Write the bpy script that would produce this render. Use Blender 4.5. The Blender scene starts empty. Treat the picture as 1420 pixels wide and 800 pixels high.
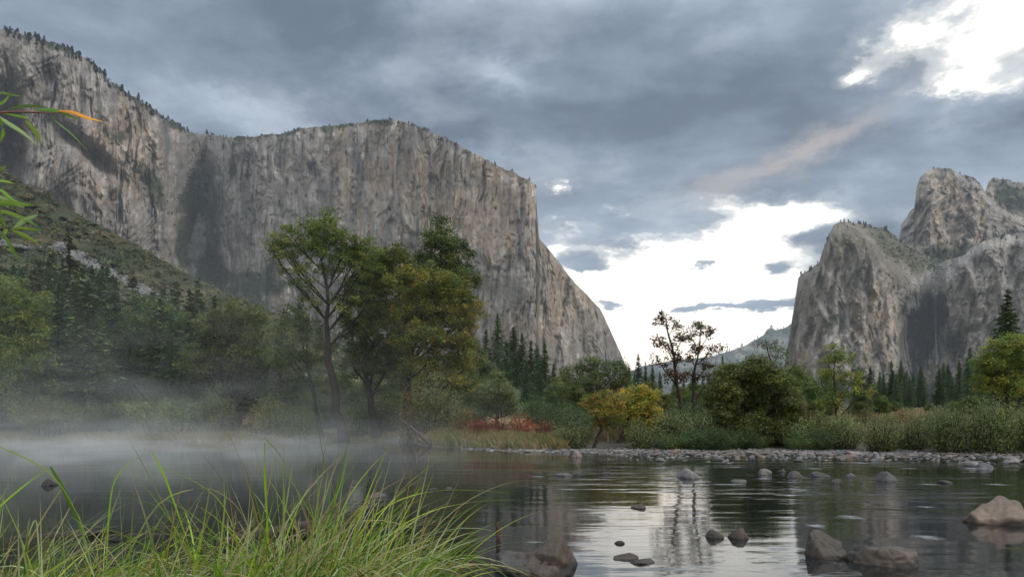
import bpy, math, random
import numpy as np
random.seed(7)
RNG = np.random.default_rng(11)
S = bpy.context.scene
COL = S.collection
F, HZ, CX, EYE = 1000.0, 576.0, 710.0, 2.0        # focal length in photo pixels, horizon row, centre column, eye height

def at(px, py, Y):
    return np.array([(px-CX)/F*Y, Y, EYE+(HZ-py)/F*Y])

# ------------------------------------------------------------------ noise
def _h(ix, iy, iz):
    n = (ix.astype(np.int64)*374761393 + iy.astype(np.int64)*668265263 + iz.astype(np.int64)*2147483647) & 0xffffffff
    n = ((n ^ (n >> 13))*1274126177) & 0xffffffff
    n = (n ^ (n >> 16))
    n = (n*2246822519) & 0xffffffff
    n ^= n >> 15
    return (n & 0xffffff)/float(0xffffff)*2-1
def noise(x, y, z=0.0):
    x, y, z = np.broadcast_arrays(np.asarray(x, float), np.asarray(y, float), np.asarray(z, float))
    if x.ndim == 0: return noise(x[None], y[None], z[None])[0]
    ix, iy, iz = np.floor(x), np.floor(y), np.floor(z)
    fx, fy, fz = x-ix, y-iy, z-iz
    ux, uy, uz = [t*t*t*(t*(t*6-15)+10) for t in (fx, fy, fz)]
    def lay(k):
        a = _h(ix, iy, iz+k); b = _h(ix+1, iy, iz+k); c = _h(ix, iy+1, iz+k); d = _h(ix+1, iy+1, iz+k)
        return (a*(1-ux)+b*ux)*(1-uy)+(c*(1-ux)+d*ux)*uy
    return lay(0)*(1-uz)+lay(1)*uz
def fbm(x, y, z=0.0, o=4, g=0.5):
    s, a, t = 0, 1.0, 0
    for i in range(o):
        s = s+a*noise(x*2**i+17.3*i, y*2**i-9.1*i, np.asarray(z)*2**i); t += a; a *= g
    return s/t
def ridged(x, y, z=0.0, o=4, g=0.55):
    s, a, t = 0, 1.0, 0
    for i in range(o):
        s = s+a*(1-np.abs(noise(x*2**i+31.7*i, y*2**i+5.3*i, np.asarray(z)*2**i))*2); t += a; a *= g
    return s/t
def sm(a, b, x):
    t = np.clip((x-a)/(b-a), 0, 1); return t*t*(3-2*t)
def lerp(a, b, t):
    return a+(b-a)*t
def mixc(c, d, t):
    return c*(1-t[..., None])+np.asarray(d)*t[..., None]

# ------------------------------------------------------------------ mesh helpers
def np_mesh(name, V, Fc, mat=None, col=None, smooth=False):
    V = np.asarray(V, np.float32); Fc = np.asarray(Fc, np.int32)
    k = Fc.shape[1]; n = len(Fc)
    me = bpy.data.meshes.new(name)
    me.vertices.add(len(V)); me.vertices.foreach_set('co', V.ravel())
    me.loops.add(n*k); me.loops.foreach_set('vertex_index', Fc.ravel())
    me.polygons.add(n); me.polygons.foreach_set('loop_start', np.arange(0, n*k, k, dtype=np.int32))
    me.polygons.foreach_set('loop_total', np.full(n, k, np.int32))
    if smooth: me.polygons.foreach_set('use_smooth', np.ones(n, bool))
    if col is not None:
        c = np.ones((len(V), 4), np.float32); c[:, :3] = col
        at_ = me.color_attributes.new('Col', 'FLOAT_COLOR', 'POINT'); at_.data.foreach_set('color', c.ravel())
    me.update(calc_edges=True)
    if mat: me.materials.append(mat)
    return me
def link(name, me, parent=None, loc=None):
    o = bpy.data.objects.new(name, me); COL.objects.link(o)
    if parent is not None: o.parent = parent
    if loc is not None: o.location = loc
    return o
def tag(o, label=None, cat=None, group=None, kind=None):
    if label: o['label'] = label
    if cat: o['category'] = cat
    if group: o['group'] = group
    if kind: o['kind'] = kind
    return o
def empty(name, loc, label, cat, group=None):
    o = bpy.data.objects.new(name, None); COL.objects.link(o); o.location = loc
    return tag(o, label, cat, group)
def dup(root, loc, rz=0, sc=(1, 1, 1), label=None, group=None, cat=None):
    r = root.copy(); COL.objects.link(r); r.location = loc; r.rotation_euler = (0, 0, rz); r.scale = sc
    tag(r, label, cat, group)
    for ch in root.children:
        c = ch.copy(); COL.objects.link(c); c.parent = r
    return r

class MB:
    def __init__(s): s.V, s.Q, s.C, s.n = [], [], [], 0
    def add(s, V, Q, C):
        V = np.asarray(V, float); Q = np.asarray(Q, int)
        s.V.append(V); s.Q.append(Q+s.n); s.n += len(V)
        C = np.asarray(C, float)
        s.C.append(np.broadcast_to(C, (len(V), 3)) if C.ndim == 1 else C)
    def tube(s, P, R, sides=6, c=(.1, .08, .06), bump=0.0):
        P = np.asarray(P, float); R = np.asarray(R, float); n = len(P)
        T = np.gradient(P, axis=0); T /= np.linalg.norm(T, axis=1)[:, None]+1e-9
        up = np.array([0, 0, 1.]) if abs(T[:, 2]).mean() < .8 else np.array([1., 0, 0])
        A = np.cross(T, up); A /= np.linalg.norm(A, axis=1)[:, None]+1e-9; B = np.cross(T, A)
        th = np.arange(sides)*2*math.pi/sides
        rr = R[:, None]*np.ones(sides)[None]
        if bump: rr = rr*(1+bump*noise(np.arange(n)[:, None]*.9+P[0, 0], np.arange(sides)[None]*1.7, 3.3))
        V = P[:, None]+rr[..., None]*(A[:, None]*np.cos(th)[None, :, None]+B[:, None]*np.sin(th)[None, :, None])
        i = np.arange(n-1)[:, None]*sides; j = np.arange(sides)[None]; k = (j+1) % sides
        Q = np.stack([i+j, i+k, i+sides+k, i+sides+j], -1).reshape(-1, 4)
        c = np.asarray(c, float)
        s.add(V.reshape(-1, 3), Q, c)
    def build(s, name, mat, parent=None, smooth=False, loc=None):
        return link(name, s.mesh(name, mat, smooth), parent, loc)
    def mesh(s, name, mat, smooth=False):
        return np_mesh(name, np.concatenate(s.V), np.concatenate(s.Q), mat, np.concatenate(s.C), smooth)

def leaf_quads(mb, C, L, W, cols, rng, up=0.4, axis=None, axw=0.0):
    """rhombic leaves centred on C; normals lean up, long axes random or along axis"""
    n = len(C)
    N = rng.normal(size=(n, 3)); N /= np.linalg.norm(N, axis=1)[:, None]; N[:, 2] = np.abs(N[:, 2])+up
    A = rng.normal(size=(n, 3))
    if axis is not None: A = A*(1-axw)+axis*axw*2
    A -= N*(A*N).sum(1)[:, None]/(N*N).sum(1)[:, None]
    A /= np.linalg.norm(A, axis=1)[:, None]+1e-9
    B = np.cross(N, A); B /= np.linalg.norm(B, axis=1)[:, None]+1e-9
    s = rng.uniform(.65, 1.35, n)[:, None]
    V = np.stack([C-A*L*s*.5, C+B*W*s*.5-A*L*s*.05, C+A*L*s*.5, C-B*W*s*.5-A*L*s*.05], 1).reshape(-1, 3)
    mb.add(V, np.arange(n*4).reshape(-1, 4), np.repeat(cols, 4, axis=0))

# ------------------------------------------------------------------ materials
def new_mat(name):
    m = bpy.data.materials.new(name); m.use_nodes = True
    nt = m.node_tree; nt.nodes.clear()
    return m, nt
def nd(nt, t, ins=None, **kw):
    n = nt.nodes.new(t)
    for k, v in kw.items(): setattr(n, k, v)
    for k, v in (ins or {}).items():
        if isinstance(v, bpy.types.NodeSocket): nt.links.new(v, n.inputs[k])
        else: n.inputs[k].default_value = v
    return n
def mth(nt, op, a, b=0.0, c=None, clamp=False):
    i = {0: a, 1: b}
    if c is not None: i[2] = c
    return nd(nt, 'ShaderNodeMath', i, operation=op, use_clamp=clamp).outputs[0]
def mat_leaf(name, rough=.55, trans=.42):
    m, nt = new_mat(name)
    c = nd(nt, 'ShaderNodeAttribute', attribute_name='Col')
    oi = nd(nt, 'ShaderNodeObjectInfo')
    k = mth(nt, 'MULTIPLY_ADD', oi.outputs['Random'], .4, .8)
    hs = nd(nt, 'ShaderNodeHueSaturation', {'Hue': mth(nt, 'MULTIPLY_ADD', oi.outputs['Random'], .03, .485), 'Saturation': 1.0, 'Value': k, 'Color': c.outputs['Color']})
    p = nd(nt, 'ShaderNodeBsdfPrincipled', {'Base Color': hs.outputs[0], 'Roughness': rough, 'Specular IOR Level': .25})
    t = nd(nt, 'ShaderNodeBsdfTranslucent', {'Color': hs.outputs[0]})
    x = nd(nt, 'ShaderNodeMixShader', {0: trans, 1: p.outputs[0], 2: t.outputs[0]})
    o = nd(nt, 'ShaderNodeOutputMaterial'); nt.links.new(x.outputs[0], o.inputs[0])
    return m
def mat_col(name, rough=.85, spec=.3, nscale=8.0, namp=.35, bump=.3, bdist=.03, stretch=(1, 1, 1), coat=0.0):
    m, nt = new_mat(name)
    c = nd(nt, 'ShaderNodeAttribute', attribute_name='Col')
    tc = nd(nt, 'ShaderNodeTexCoord')
    mp = nd(nt, 'ShaderNodeMapping', {'Vector': tc.outputs['Object'], 'Scale': stretch})
    n1 = nd(nt, 'ShaderNodeTexNoise', {'Vector': mp.outputs[0], 'Scale': nscale, 'Detail': 7.0, 'Roughness': .65})
    k = mth(nt, 'MAXIMUM', mth(nt, 'MULTIPLY_ADD', n1.outputs[0], namp*2, 1-namp), .25)
    mx = nd(nt, 'ShaderNodeVectorMath', {0: c.outputs['Color'], 'Scale': k}, operation='SCALE')
    b = nd(nt, 'ShaderNodeBump', {'Height': n1.outputs[0], 'Strength': bump, 'Distance': bdist})
    p = nd(nt, 'ShaderNodeBsdfPrincipled', {'Base Color': mx.outputs[0], 'Roughness': rough, 'Specular IOR Level': spec, 'Normal': b.outputs[0], 'Coat Weight': coat})
    o = nd(nt, 'ShaderNodeOutputMaterial'); nt.links.new(p.outputs[0], o.inputs[0])
    return m
M_LEAF = mat_leaf('leaf'); M_NEEDLE = mat_leaf('needle', .6, .15)
M_GRASS = mat_leaf('grass_blade', .4, .4)
M_BARK = mat_col('bark', .9, .2, 6, .4, .6, .04, (1, 1, .3))
M_ROCK = mat_col('river_rock', .7, .4, 7, .35, .9, .04)
M_CLIFF = mat_col('granite', .92, .12, .06, .75, 1.0, 6.0, (1, .6, .13))
M_GROUND = mat_col('ground', .95, .2, 1.5, .35, .6, .08)
M_SCRUB = mat_leaf('scrub', .7, .1)

# ------------------------------------------------------------------ sky (world) : Nishita behind a broken cloud deck, all by direction
def azel(px, py):
    u, v = (px-CX)/F, (HZ-py)/F
    return math.atan(u)*57.2958, math.atan2(v, math.hypot(1, u))*57.2958
SUN_AZ, SUN_EL = 112.0, 38.0        # degrees right of the view, above the horizon
def make_world():
    w = bpy.data.worlds.new('World'); S.world = w; w.use_nodes = True
    nt = w.node_tree; nt.nodes.clear()
    tc = nd(nt, 'ShaderNodeTexCoord'); d = tc.outputs['Generated']
    nrm = nd(nt, 'ShaderNodeVectorMath', {0: d}, operation='NORMALIZE').outputs[0]
    sx = nd(nt, 'ShaderNodeSeparateXYZ', {0: nrm})
    x, y, z = sx.outputs
    az = mth(nt, 'MULTIPLY', mth(nt, 'ARCTAN2', x, y), 57.2958)
    el = mth(nt, 'MULTIPLY', mth(nt, 'ARCSINE', z), 57.2958)
    # cloud-deck plane coordinates give the clouds their perspective
    den = mth(nt, 'ADD', mth(nt, 'MAXIMUM', z, 0.0), .22)
    cv = nd(nt, 'ShaderNodeCombineXYZ', {0: mth(nt, 'DIVIDE', x, den), 1: mth(nt, 'DIVIDE', y, den), 2: 0.3})
    n1 = nd(nt, 'ShaderNodeTexNoise', {'Vector': cv.outputs[0], 'Scale': 2.3, 'Detail': 10.0, 'Roughness': .60, 'Distortion': .15})
    cv2 = nd(nt, 'ShaderNodeMapping', {'Vector': cv.outputs[0], 'Location': (3.1, 7.7, 1.0), 'Rotation': (0, 0, .5), 'Scale': (1.0, 1.5, 1)})
    n2 = nd(nt, 'ShaderNodeTexNoise', {'Vector': cv2.outputs[0], 'Scale': 1.3, 'Detail': 8.0, 'Roughness': .60, 'Distortion': .3})
    wn = nd(nt, 'ShaderNodeTexNoise', {'Vector': cv.outputs[0], 'Scale': 4.5, 'Detail': 9.0, 'Roughness': .68})
    wc = nd(nt, 'ShaderNodeSeparateXYZ', {0: wn.outputs['Color']})
    azw = mth(nt, 'ADD', az, mth(nt, 'MULTIPLY', mth(nt, 'SUBTRACT', wc.outputs[0], .5), 9.0))
    elw = mth(nt, 'ADD', el, mth(nt, 'MULTIPLY', mth(nt, 'SUBTRACT', wc.outputs[1], .5), 6.0))
    azs = mth(nt, 'ADD', az, mth(nt, 'MULTIPLY', mth(nt, 'SUBTRACT', wc.outputs[0], .5), 7.5))
    els = mth(nt, 'ADD', el, mth(nt, 'MULTIPLY', mth(nt, 'SUBTRACT', wc.outputs[1], .5), 2.9))
    def blob(px, py, rx, ry, amp, rot=0.0, hard=1.0):
        a0, e0 = azel(px, py)
        ra, re = rx/F*57.3*.8, ry/F*57.3*.85
        fine = ry <= 16 and amp > .6
        da = mth(nt, 'SUBTRACT', azs if fine else azw, a0); de = mth(nt, 'SUBTRACT', els if fine else elw, e0)
        c, s = math.cos(math.radians(rot)), math.sin(math.radians(rot))
        p = mth(nt, 'ADD', mth(nt, 'MULTIPLY', da, c/ra), mth(nt, 'MULTIPLY', de, s/ra))
        q = mth(nt, 'ADD', mth(nt, 'MULTIPLY', da, -s/re), mth(nt, 'MULTIPLY', de, c/re))
        r2 = mth(nt, 'ADD', mth(nt, 'MULTIPLY', p, p), mth(nt, 'MULTIPLY', q, q))
        g = mth(nt, 'EXPONENT', mth(nt, 'MULTIPLY', r2, -1.0))
        return mth(nt, 'MULTIPLY', g, amp)
    # cover: 1 = thick grey cloud, 0 = bright opening
    cover = mth(nt, 'MULTIPLY_ADD', mth(nt, 'SUBTRACT', n1.outputs[0], .5), 3.6, 1.12)
    for b in SKY_BLOBS: cover = mth(nt, 'ADD', cover, blob(*b))
    cover = mth(nt, 'MULTIPLY', cover, .8, clamp=True)
    # thickness shading inside the deck
    th = mth(nt, 'MULTIPLY_ADD', mth(nt, 'SUBTRACT', n2.outputs[0], .5), 2.4, .5)
    th = mth(nt, 'ADD', th, mth(nt, 'MULTIPLY', mth(nt, 'SUBTRACT', n1.outputs[0], .5), 1.7))
    for b in THICK_BLOBS: th = mth(nt, 'ADD', th, blob(*b))
    th = mth(nt, 'MULTIPLY', th, 1.0, clamp=True)
    deck = nd(nt, 'ShaderNodeMix', {0: th, 6: (.265, .328, .405, 1), 7: (.072, .102, .146, 1)}, data_type='RGBA').outputs[2]
    pe = mth(nt, 'MULTIPLY', blob(1090, 222, 150, 17, 1.0, 18), 1.0, clamp=True)
    deck = nd(nt, 'ShaderNodeMix', {0: mth(nt, 'MULTIPLY', pe, mth(nt, 'MULTIPLY_ADD', n1.outputs[0], 1.6, -.3, clamp=True)), 6: deck, 7: (.40, .345, .31, 1)}, data_type='RGBA').outputs[2]
    ramp = nd(nt, 'ShaderNodeValToRGB', {0: cover})
    cr = ramp.color_ramp; cr.interpolation = 'EASE'
    cr.elements[0].position = .05; cr.elements[0].color = (0, 0, 0, 1)
    cr.elements[1].position = 1.0; cr.elements[1].color = (1, 1, 1, 1)
    m_ = cr.elements.new(.36); m_.color = (.66, .66, .66, 1)
    m_ = cr.elements.new(.62); m_.color = (.93, .93, .93, 1)
    sky = nd(nt, 'ShaderNodeTexSky', sky_type='NISHITA', sun_disc=False, sun_elevation=math.radians(SUN_EL), sun_rotation=math.radians(SUN_AZ))
    # thin bright veil in the openings, with a little of the clear sky through it
    veil = nd(nt, 'ShaderNodeMix', {0: .12, 6: (1.12, 1.06, .95, 1), 7: nd(nt, 'ShaderNodeVectorMath', {0: sky.outputs[0], 'Scale': .1}, operation='SCALE').outputs[0]}, data_type='RGBA').outputs[2]
    wisp = nd(nt, 'ShaderNodeMapRange', {0: n2.outputs[0], 1: .40, 2: .68, 3: 0.0, 4: .55}).outputs[0]
    veil = nd(nt, 'ShaderNodeMix', {0: wisp, 6: veil, 7: (.50, .53, .56, 1)}, data_type='RGBA').outputs[2]
    warm = mth(nt, 'MULTIPLY', blob(880, 480, 170, 60, 1.0), 1.0, clamp=True)
    veil = nd(nt, 'ShaderNodeMix', {0: mth(nt, 'MULTIPLY', warm, .8), 6: veil, 7: (1.25, 1.08, .88, 1)}, data_type='RGBA').outputs[2]
    col = nd(nt, 'ShaderNodeMix', {0: ramp.outputs[0], 6: veil, 7: deck}, data_type='RGBA').outputs[2]
    # overcast is brighter overhead; the sky behind the viewer is boosted as added fill
    zb = nd(nt, 'ShaderNodeMapRange', {0: z, 1: .48, 2: .95, 3: 0.0, 4: ZEN}).outputs[0]
    bb = nd(nt, 'ShaderNodeMapRange', {0: y, 1: .25, 2: -.6, 3: 0.0, 4: BACK}).outputs[0]
    gain = mth(nt, 'ADD', mth(nt, 'ADD', zb, bb), 1.0)
    col = nd(nt, 'ShaderNodeVectorMath', {0: col, 'Scale': mth(nt, 'MULTIPLY', gain, 10.0)}, operation='SCALE').outputs[0]
    wt = nd(nt, 'ShaderNodeMapRange', {0: y, 1: .3, 2: -.4, 3: 0.0, 4: 1.0}).outputs[0]
    col = nd(nt, 'ShaderNodeVectorMath', {0: col, 1: nd(nt, 'ShaderNodeMix', {0: wt, 6: (1, 1, 1, 1), 7: (1.22, 1.03, .84, 1)}, data_type='RGBA').outputs[2]}, operation='MULTIPLY').outputs[0]
    bg = nd(nt, 'ShaderNodeBackground', {'Color': col, 'Strength': .1})
    o = nd(nt, 'ShaderNodeOutputWorld'); nt.links.new(bg.outputs[0], o.inputs[0])
    w.cycles.sampling_method = 'MANUAL'; w.cycles.sample_map_resolution = 512
ZEN, BACK = 3.4, 2.7
SKY_BLOBS = [  # px, py, rx, ry, amplitude, tilt
    (960, 450, 260, 95, -2.0), (870, 365, 170, 42, -.95, -8), (1040, 340, 120, 50, -1.1), (1010, 283, 45, 18, -.8), (850, 500, 200, 60, -1.3),
    (770, 268, 26, 12, -1.2), (800, 400, 80, 44, -1.3), (765, 345, 30, 14, -.8), (870, 285, 30, 10, -.7), (800, 318, 60, 12, -.8), (1090, 300, 60, 20, -1.0),
    (1385, 62, 125, 84, -1.15), (1280, 40, 70, 30, -.45), (1310, 128, 50, 16, -.8), (1195, 100, 40, 18, -1.2), (1235, 60, 60, 20, -.5), (1180, 20, 70, 20, -.45), (1340, 190, 25, 10, -.7),
    (1400, 168, 75, 24, 1.3), (1260, 150, 60, 22, .9), (1140, 30, 40, 30, .4),
    (1030, 424, 75, 7, 3.2, 0), (960, 427, 40, 5, 2.6, 4), (1072, 371, 24, 12, 2.4), (975, 370, 22, 6, 2.2), (800, 362, 48, 14, 1.7), (838, 422, 26, 7, 2.4), (815, 372, 34, 8, 1.6), (1150, 326, 48, 11, 1.4), (880, 430, 20, 5, .8),
    (700, 110, 60, 14, -.38, -12), (340, 150, 90, 22, -.28, -20), (450, 30, 300, 60, .35), (900, 170, 260, 80, .55), (1300, 240, 120, 30, .6), (850, 318, 60, 20, .7), (830, 280, 60, 16, .4), (960, 300, 50, 16, .5),
]
THICK_BLOBS = [
    (900, 180, 280, 70, .35), (560, 40, 300, 40, .25), (200, 60, 250, 60, .25), (340, 160, 120, 28, -.55, -18), (700, 110, 70, 20, -.5, -12), (1150, 235, 150, 40, .3),
    (1380, 180, 80, 30, .35), (60, 20, 120, 20, -.2), (760, 210, 90, 30, -.15), (640, 210, 100, 20, -.35), (1090, 30, 60, 60, -.25),
]
make_world()
sl = bpy.data.lights.new('sun', 'SUN'); sl.energy = 1.5; sl.angle = math.radians(20); sl.color = (1, .93, .84)
so = bpy.data.objects.new('sun', sl); COL.objects.link(so)
a, e = math.radians(SUN_AZ), math.radians(SUN_EL)
from mathutils import Vector, Matrix
so.rotation_euler = Vector((math.sin(a)*math.cos(e), math.cos(a)*math.cos(e), math.sin(e))).to_track_quat('Z', 'Y').to_euler()

# ------------------------------------------------------------------ ground
SH = np.array([(-600, 60), (0, 56), (300, 55), (470, 56), (560, 55), (600, 47), (660, 43.5), (730, 41), (900, 39), (1100, 38), (1420, 37), (1900, 36), (2600, 34)], float)
SHX = (SH[:, 0]-CX)/F*SH[:, 1]; SHY = SH[:, 1]
def shore(x): return np.interp(x, SHX, SHY)
def zground(x, y):
    x = np.asarray(x, float); y = np.asarray(y, float)
    w = .5*fbm(x*.25, y*.25, 1.0, 3)
    d = y-shore(x)+1.4*fbm(x*.18, x*0+3.3, 0, 3)
    g = sm(-3, 4, x)                                   # 0 left bank, 1 gravel bar on the right
    zl = np.where(d < 0, d*.10, np.minimum(d*.22, .9)+np.maximum(d-4, 0)*.012)
    zr = np.where(d < 0, d*.045, np.minimum(d*.035, .16)+np.clip(d-4, 0, 4)*.16+np.clip(d-8, 0, 200)*.019)
    zf = lerp(zl, zr, g)
    zf = np.minimum(zf, 5.0)
    yn = 4.9-1.4*sm(-.5, 1.2, x)+.3*w
    zn = np.minimum((yn-y)*.55, .92+.05*w)
    z = np.maximum(np.maximum(zf, -.9), np.where(y < 30, zn, -9))
    return z+np.where(z > .02, .06*w+.05*fbm(x*1.5, y*1.5, 0, 3), .0)
def make_ground():
    an = np.concatenate([np.linspace(-180, -48, 40)[:-1], np.linspace(-48, 48, 420), np.linspace(48, 180, 40)[1:]])
    r = np.concatenate([np.linspace(.3, 30, 90)[:-1], np.linspace(30, 75, 230)[:-1], np.geomspace(75, 9000, 90)])
    A, R = np.meshgrid(np.radians(an), r)
    X, Y = R*np.sin(A), R*np.cos(A)
    Z = zground(X, Y)
    d = Y-shore(X); g = sm(-3, 4, X)
    grass = np.array([.105, .095, .035]); straw = np.array([.25, .19, .10]); dirt = np.array([.10, .085, .065]); peb = np.array([.075, .068, .06])
    n = fbm(X*.12, Y*.12, 5, 4); n2 = fbm(X*1.1, Y*1.1, 8, 4)
    c = np.zeros(X.shape+(3,))+dirt
    c = mixc(c, grass, sm(0.2, 2, d+n2)*.95)
    c = mixc(c, straw, sm(0.02, .3, n+.3*n2)*sm(10, 25, d)*.9)
    c = mixc(c, peb, g*sm(6.5, 4, d+n2*2))
    c = mixc(c, dirt*.6, sm(.05, -.15, Z))
    nr, nc = X.shape
    i = np.arange(nr-1)[:, None]*nc; j = np.arange(nc-1)[None]
    Q = np.stack([i+j, i+j+1, i+nc+j+1, i+nc+j], -1).reshape(-1, 4)[:, ::-1]
    V = np.stack([X, Y, Z], -1).reshape(-1, 3)
    o = link('ground', np_mesh('ground', V, Q, M_GROUND, c.reshape(-1, 3), True)); tag(o, kind='structure')
make_ground()

# ------------------------------------------------------------------ water
def make_water():
    m, nt = new_mat('river_water')
    tc = nd(nt, 'ShaderNodeTexCoord')
    mp = nd(nt, 'ShaderNodeMapping', {'Vector': tc.outputs['Object'], 'Scale': (.5, 1.6, 1)})
    n1 = nd(nt, 'ShaderNodeTexNoise', {'Vector': mp.outputs[0], 'Scale': 1.1, 'Detail': 4.0, 'Roughness': .5, 'Distortion': .3})
    mp2 = nd(nt, 'ShaderNodeMapping', {'Vector': tc.outputs['Object'], 'Scale': (.10, .30, 1)})
    n2 = nd(nt, 'ShaderNodeTexNoise', {'Vector': mp2.outputs[0], 'Scale': 1.0, 'Detail': 3.0, 'Roughness': .55})
    # ruffled water lies over the shallows on the right, calm water on the left
    sp = nd(nt, 'ShaderNodeSeparateXYZ', {0: tc.outputs['Object']})
    ruf = nd(nt, 'ShaderNodeMapRange', {0: sp.outputs[0], 1: -6.0, 2: 8.0, 3: .25, 4: 1.0}).outputs[0]
    patch = nd(nt, 'ShaderNodeMapRange', {0: n2.outputs[0], 1: .42, 2: .62, 3: .2, 4: 1.0}).outputs[0]
    rif = mth(nt, 'MULTIPLY', nd(nt, 'ShaderNodeMapRange', {0: sp.outputs[1], 1: 13.0, 2: 22.0, 3: 1.0, 4: 3.2}).outputs[0], 1.0)
    hgt = mth(nt, 'MULTIPLY', mth(nt, 'MULTIPLY', mth(nt, 'MULTIPLY', n1.outputs[0], ruf), patch), mth(nt, 'MULTIPLY_ADD', ruf, mth(nt, 'SUBTRACT', rif, 1.0), 1.0))
    b = nd(nt, 'ShaderNodeBump', {'Height': hgt, 'Strength': .5, 'Distance': .045})
    bc = nd(nt, 'ShaderNodeMix', {0: patch, 6: (.006, .008, .009, 1), 7: (.010, .011, .011, 1)}, data_type='RGBA').outputs[2]
    p = nd(nt, 'ShaderNodeBsdfPrincipled', {'Base Color': bc, 'Roughness': .055, 'IOR': 1.5, 'Specular IOR Level': .95, 'Normal': b.outputs[0]})
    o = nd(nt, 'ShaderNodeOutputMaterial'); nt.links.new(p.outputs[0], o.inputs[0])
    V = [(-400, -60, 0), (400, -60, 0), (400, 110, 0), (-400, 110, 0)]
    o = link('river', np_mesh('river', V, [(0, 1, 2, 3)], m)); tag(o, kind='structure')
make_water()

# ------------------------------------------------------------------ cliffs and hills: surfaces with their true distances
def relief(name, sky, depth, color, px0, px1, nc, nr, base=606, jag=1.2, mat=M_CLIFF, back=((30, 4), (120, 18), (420, 120)), veg=None, tpow=1.0):
    sky = np.array(sky, float)
    px = np.linspace(px0, px1, nc)
    top = np.interp(px, sky[:, 0], sky[:, 1])
    top = top+jag*fbm(px*.09, px*0+2.2, 0, 4)*2.0
    t = np.linspace(0, 1, nr)**tpow
    PX = np.broadcast_to(px[None], (nr, nc)); PY = base+(top[None]-base)*t[:, None]
    T = np.broadcast_to(t[:, None], (nr, nc))
    D = depth(PX, PY, T)
    X, Y, Z = (PX-CX)/F*D, D, EYE+(HZ-PY)/F*D
    C = color(PX, PY, T, X, Z)
    Xs, Ys, Zs, Cs = [X], [Y], [Z], [C]
    for dd, dz in back:
        k = 1+dd/D[-1]
        Xs.append((X[-1]*k)[None]); Ys.append((Y[-1]*k)[None]); Zs.append((Z[-1]-dz)[None]); Cs.append(C[-1:])
    XX, YY, ZZ, CC = [np.concatenate(q) for q in (Xs, Ys, Zs, Cs)]
    n, c = XX.shape
    i = np.arange(n-1)[:, None]*c; j = np.arange(c-1)[None]
    Q = np.stack([i+j, i+j+1, i+c+j+1, i+c+j], -1).reshape(-1, 4)
    V = np.stack([XX, YY, ZZ], -1).reshape(-1, 3)
    o = link(name, np_mesh(name, V, Q, mat, CC.reshape(-1, 3), True)); tag(o, kind='structure')
    return dict(px=px, top=top, D=D, X=X, Y=Y, Z=Z, PX=PX, PY=PY)

def gauss(PX, PY, x, y, rx, ry, rot=0):
    c, s = math.cos(math.radians(rot)), math.sin(math.radians(rot))
    p = ((PX-x)*c+(PY-y)*s)/rx; q = (-(PX-x)*s+(PY-y)*c)/ry
    return np.exp(-(p*p+q*q))

def rock_color(X, Z, PX, PY, warm, dark, seed=0.0, cool=.0):
    wx = X+14*fbm(X*.012, Z*.012, seed+3, 3)
    streak = fbm(wx*.035, Z*.0035, seed+1, 5, .6)
    streak2 = fbm(wx*.11, Z*.008, seed+4, 4, .6)
    blot = fbm(X*.006, Z*.006, seed+2, 5)
    fine = fbm(X*.05, Z*.05, seed+7, 5, .7)
    c = np.zeros(X.shape+(3,))+np.array([.200, .182, .165])
    c = mixc(c, (.26, .238, .215), sm(-.1, .5, streak+.4*fine))
    c = mixc(c, (.285, .215, .155), sm(.0, .45, streak2*.8+blot*.9+warm*.5)*.7)
    c = mixc(c, (.085, .082, .085), sm(.08, .42, -streak*1.0+.35*streak2+dark*.6+.2*blot)*.55)
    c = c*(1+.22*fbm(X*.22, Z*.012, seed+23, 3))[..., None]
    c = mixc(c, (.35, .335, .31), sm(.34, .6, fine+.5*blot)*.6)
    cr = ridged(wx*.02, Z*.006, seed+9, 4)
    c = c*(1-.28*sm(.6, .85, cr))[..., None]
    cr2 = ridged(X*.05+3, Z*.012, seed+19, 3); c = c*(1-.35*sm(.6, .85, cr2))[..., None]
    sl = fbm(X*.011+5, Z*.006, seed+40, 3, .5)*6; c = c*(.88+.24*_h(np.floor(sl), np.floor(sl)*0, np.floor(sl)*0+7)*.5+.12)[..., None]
    return np.clip(c*.83*(1+.30*fine)[..., None], .015, .6)

VEG = np.array([.038, .048, .026])
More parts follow.
